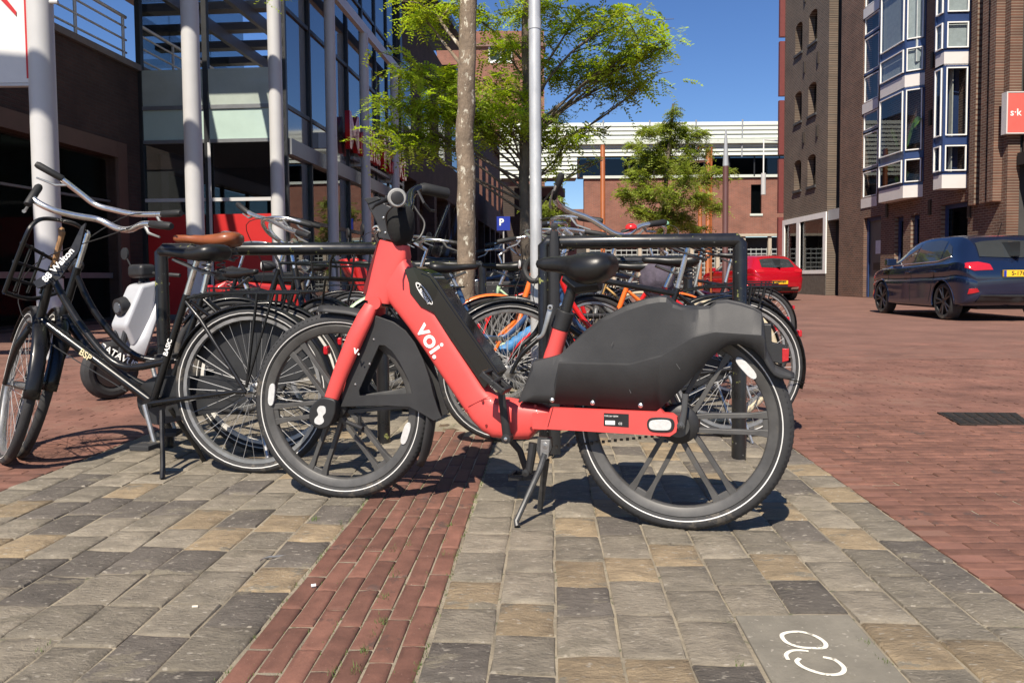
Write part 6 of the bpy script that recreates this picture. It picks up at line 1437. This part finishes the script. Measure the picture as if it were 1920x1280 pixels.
# ---------------------------------------------------------------- trees
def leafmat(name, col, tr):
    m = bpy.data.materials.new(name); m.use_nodes = True; t = m.node_tree; N = t.nodes; L = t.links; b = N['Principled BSDF']; o = N['Material Output']
    at = N.new('ShaderNodeAttribute'); at.attribute_name = 'tone'; h = N.new('ShaderNodeHueSaturation'); h.inputs['Color'].default_value = (*col, 1); mr = N.new('ShaderNodeMapRange'); mr.inputs[3].default_value = .6; mr.inputs[4].default_value = 1.45
    L.new(at.outputs['Fac'], mr.inputs[0]); L.new(mr.outputs[0], h.inputs['Value']); mr2 = N.new('ShaderNodeMapRange'); mr2.inputs[3].default_value = .485; mr2.inputs[4].default_value = .515; L.new(at.outputs['Fac'], mr2.inputs[0]); L.new(mr2.outputs[0], h.inputs['Hue'])
    L.new(h.outputs[0], b.inputs['Base Color']); b.inputs['Roughness'].default_value = .5
    ts = N.new('ShaderNodeBsdfTranslucent'); h2 = N.new('ShaderNodeHueSaturation'); h2.inputs['Value'].default_value = 1.5; h2.inputs['Saturation'].default_value = 1.1; L.new(h.outputs[0], h2.inputs['Color']); L.new(h2.outputs[0], ts.inputs[0])
    mx = N.new('ShaderNodeMixShader'); mx.inputs[0].default_value = tr; L.new(b.outputs[0], mx.inputs[1]); L.new(ts.outputs[0], mx.inputs[2]); L.new(mx.outputs[0], o.inputs[0]); return m
LEAF1 = leafmat('locust_leaf', (.30, .37, .045), .55); LEAF2 = leafmat('street_tree_leaf', (.25, .30, .055), .45)
def leafmesh(name, sprays, m, rg):
    # each spray: (origin, direction, length, pairs, leaflet length): a pinnate leaf of small diamonds
    vs, fs, tone = [], [], []
    for (o, d, ln, np_, ll) in sprays:
        d = d.normalized(); s_ = d.cross(Vector((0, 0, 1)))
        if s_.length < .1: s_ = Vector((1, 0, 0))
        s_.normalize(); s_ = (s_ + Vector((rg.gauss(0, .25), rg.gauss(0, .25), rg.gauss(0, .35)))).normalized(); up = s_.cross(d); tn = rg.random()
        for k in range(np_):
            t = (k + .5) / np_; c = o + d * ln * t + Vector((0, 0, -.35 * ln * t * t))
            for sg in (-1, 1):
                ld = (s_ * sg + d * .55 + up * rg.gauss(0, .25)).normalized(); wd = d.cross(ld).cross(ld).normalized() * ll * .24
                n = len(vs); vs += [c, c + ld * ll * .5 + wd, c + ld * ll, c + ld * ll * .5 - wd]; fs.append((n, n + 1, n + 2, n + 3)); tone.append(min(1, max(0, tn + rg.gauss(0, .15))))
    me = bpy.data.meshes.new(name); me.from_pydata([tuple(v) for v in vs], [], fs); at = me.attributes.new('tone', 'FLOAT', 'FACE'); at.data.foreach_set('value', tone); me.materials.append(m); return me
def limb(b, pts, r0, r1, n=7):
    q = catmull(pts, 5); k = len(q) - 1; b.tube(q, [r0 + (r1 - r0) * i / k for i in range(k + 1)], n); return q
BARK = mat('lichen_bark', (.20, .150, .105), .9, 0, .45, 7, bump=.014, bscale=40, spots=((.55, .51, .41), 22, .565), stretch=(1, 1, .55))
BARKD = mat('brown_bark', (.12, .095, .07), .9, 0, .35, 10, bump=.01, bscale=40, spots=((.22, .21, .16), 20, .66))
rt_ = random.Random(12)
def crown_tree(name, label, base, trunk, r0, r1, clusters, nspray, bark, leaf, ll=.030, sl=.16, np_=8, trunk_n=14, group='trees in the square'):
    root = empty(name, label, 'tree', group, loc=base); b = MB(); tq = catmull([p - base for p in trunk], 6); k = len(tq) - 1
    b.tube([p + Vector((rt_.gauss(0, .004), rt_.gauss(0, .004), 0)) for p in tq], [(r0 + (r1 - r0) * i / k) * (1.25 if i == 0 else 1) for i in range(k + 1)], trunk_n); b.build('trunk', bark, root, 60)
    lb = MB(); sprays = []
    for (c, rx, rz, wgt) in clusters:
        c = c - base; ht = max(.3, c.z - .35 - .35 * math.hypot(c.x, c.y) * .5)
        j = min(range(k + 1), key=lambda i: abs(tq[i].z - ht)); a = tq[j]; mid = a.lerp(c, .5) + Vector((rt_.gauss(0, .06), rt_.gauss(0, .06), rt_.gauss(.05, .05)))
        q = limb(lb, [a, mid, c], min(.016, r0 * .25), .005, 6)
        for _ in range(max(4, int(8 * wgt))):
            e = c + Vector((rt_.gauss(0, rx * .55), rt_.gauss(0, rx * .55), rt_.gauss(0, rz * .5))); s0 = q[rt_.randrange(len(q) // 2, len(q))]
            tw = limb(lb, [s0, s0.lerp(e, .5) + Vector((0, 0, .03)), e], .006, .002, 4)
            for _ in range(int(nspray * wgt / max(4, int(8 * wgt)))):
                p = tw[rt_.randrange(3, len(tw))] + Vector((rt_.gauss(0, .07), rt_.gauss(0, .07), rt_.gauss(0, .035))) * (rx / .3) ; dr = Vector((rt_.gauss(0, 1), rt_.gauss(0, 1), rt_.gauss(-.15, .4)))
                sprays.append((p, dr, sl * rt_.uniform(.6, 1.2), np_, ll * rt_.uniform(.75, 1.2)))
    lb.build('branches', bark, root, 60)
    o = obj('crown', leafmesh('crown', sprays, leaf, rt_), None, root); return root
# near tree: only its trunk and lowest twigs stand in the picture
b1_ = gx(873, 5.15)
tr1 = [b1_ - Vector((0, 0, .05)), P(873, 640, 5.15), P(874, 420, 5.15), P(874, 200, 5.15), P(877, 0, 5.15), Vector((P(877, 0, 5.15).x, 5.2, 3.6)), Vector((P(882, 0, 5.15).x, 5.2, 4.6))]
cl1 = [(P(x, y, 5.15 + dy), r_, r_ * .3, w_) for x, y, dy, r_, w_ in ((800, 38, .3, .16, .5), (812, 10, .2, .2, .6))]
cl1 += [(Vector((b1_.x + rt_.gauss(0, 1.0), 5.3 + rt_.gauss(0, .9), rt_.uniform(3.3, 5.4))), .4, .16, 1.1) for _ in range(16)]
crown_tree('honey_locust_tree', 'near tree with a lichen spotted straight trunk beside metal post', b1_, tr1, .068, .05, cl1, 150, BARK, LEAF1, .030, .15)
# second tree, slightly further back
b2_ = gx(988, 6.8)
tr2 = [b2_ - Vector((0, 0, .05)), P(986, 560, 6.8), P(985, 400, 6.8), P(983, 290, 6.8), P(990, 200, 6.85), P(986, 80, 6.8), P(992, -60, 6.8), P(990, -200, 6.8)]
cl2 = [(P(x, y, 6.8 + dy), r_ * .95, r_ * .13, w_) for x, y, dy, r_, w_ in ((775, 135, -.4, .32, 1.1), (835, 150, -.3, .34, 1.2), (745, 195, -.5, .26, 1.0), (800, 195, -.4, .36, 1.4), (850, 205, -.2, .3, 1.2), (735, 270, -.5, .24, .9), (775, 255, -.3, .26, .9), (835, 258, -.2, .28, .8), (720, 235, -.5, .16, .5), (905, 150, -.1, .3, .7), (930, 200, 0, .34, .8), (920, 250, .0, .26, .8), (955, 225, -.2, .3, 1.0), (940, 90, .1, .4, 1.0), (1000, 130, .2, .3, .6), (1050, 140, 0, .3, .9), (1105, 130, -.2, .3, .9), (1160, 148, -.3, .3, 1.0), (1200, 165, -.3, .2, .7), (1065, 243, -.1, .2, .6), (1095, 252, -.1, .16, .5), (1015, 255, .2, .2, .5), (1035, 215, .1, .2, .5), (1130, 300, -.3, .09, .15), (1040, 318, -.2, .08, .12), (985, 20, 0, .4, .9), (900, 40, .1, .3, .6), (975, 170, -.3, .3, .8), (1010, 15, .3, .36, .9), (1080, 30, -.4, .36, 1.0), (1150, 45, -.6, .38, 1.1), (1215, 62, -.8, .34, 1.1), (1255, 85, -.9, .16, .6), (1225, 105, -.7, .2, .6), (1175, 110, -.6, .2, .5))]
cl2 += [(Vector((b2_.x + rt_.gauss(0, .9), 7.2 + rt_.gauss(0, .6), rt_.uniform(3.8, 5.6))), .45, .15, 1.0) for _ in range(9)]
crown_tree('honey_locust_tree', 'second tree with tiered light green crown behind metal post', b2_, tr2, .052, .036, cl2, 96, BARKD, LEAF1, .036, .16)
# small street tree in front of the brick building
Y3 = 22.0; b3_ = gx(1243, Y3)
tr3 = [b3_ - Vector((0, 0, .05)), P(1243, 470, Y3), P(1245, 400, Y3), P(1250, 320, Y3), P(1258, 240, Y3), P(1262, 195, Y3)]
cl3 = []
for (x, y, rpx, w_) in ((1262, 205, 8, .25), (1240, 240, 26, .6), (1285, 245, 24, .6), (1205, 245, 20, .5), (1315, 250, 14, .35), (1255, 270, 34, .9), (1215, 285, 30, .8), (1300, 285, 28, .7), (1185, 275, 12, .3), (1240, 315, 36, 1.0), (1190, 330, 28, .8), (1295, 325, 32, .8), (1335, 330, 24, .6), (1370, 320, 10, .2), (1210, 360, 36, 1.0), (1265, 365, 36, 1.0), (1170, 362, 20, .6), (1315, 368, 28, .7), (1345, 385, 14, .35), (1225, 400, 34, 1.0), (1275, 405, 32, .9), (1190, 390, 18, .5), (1305, 425, 20, .5), (1250, 430, 26, .6)):
    cl3.append((P(x, y, Y3 + rt_.gauss(0, .6)), rpx / F * Y3 * 1.0, rpx / F * Y3 * .75, w_))
crown_tree('street_tree', 'small round green street tree in front of the louvred building', b3_, tr3, .10, .03, cl3, 260, BARKD, LEAF2, .075, .30, 6, 10)
# dark shrub at the foot of the tower
b4_ = gx(1035, 34); cl4 = [(b4_ + Vector((rt_.gauss(0, .5), rt_.gauss(0, .4), rt_.uniform(.9, 4.2))), .45, .4, .8) for _ in range(14)]
crown_tree('columnar_tree', 'dark green columnar tree in the shade behind metal post', b4_, [b4_, b4_ + Vector((0, 0, 2)), b4_ + Vector((0, 0, 4.4))], .08, .03, cl4, 110, BARKD, LEAF2, .10, .3, 5, 8)
flush_texts()
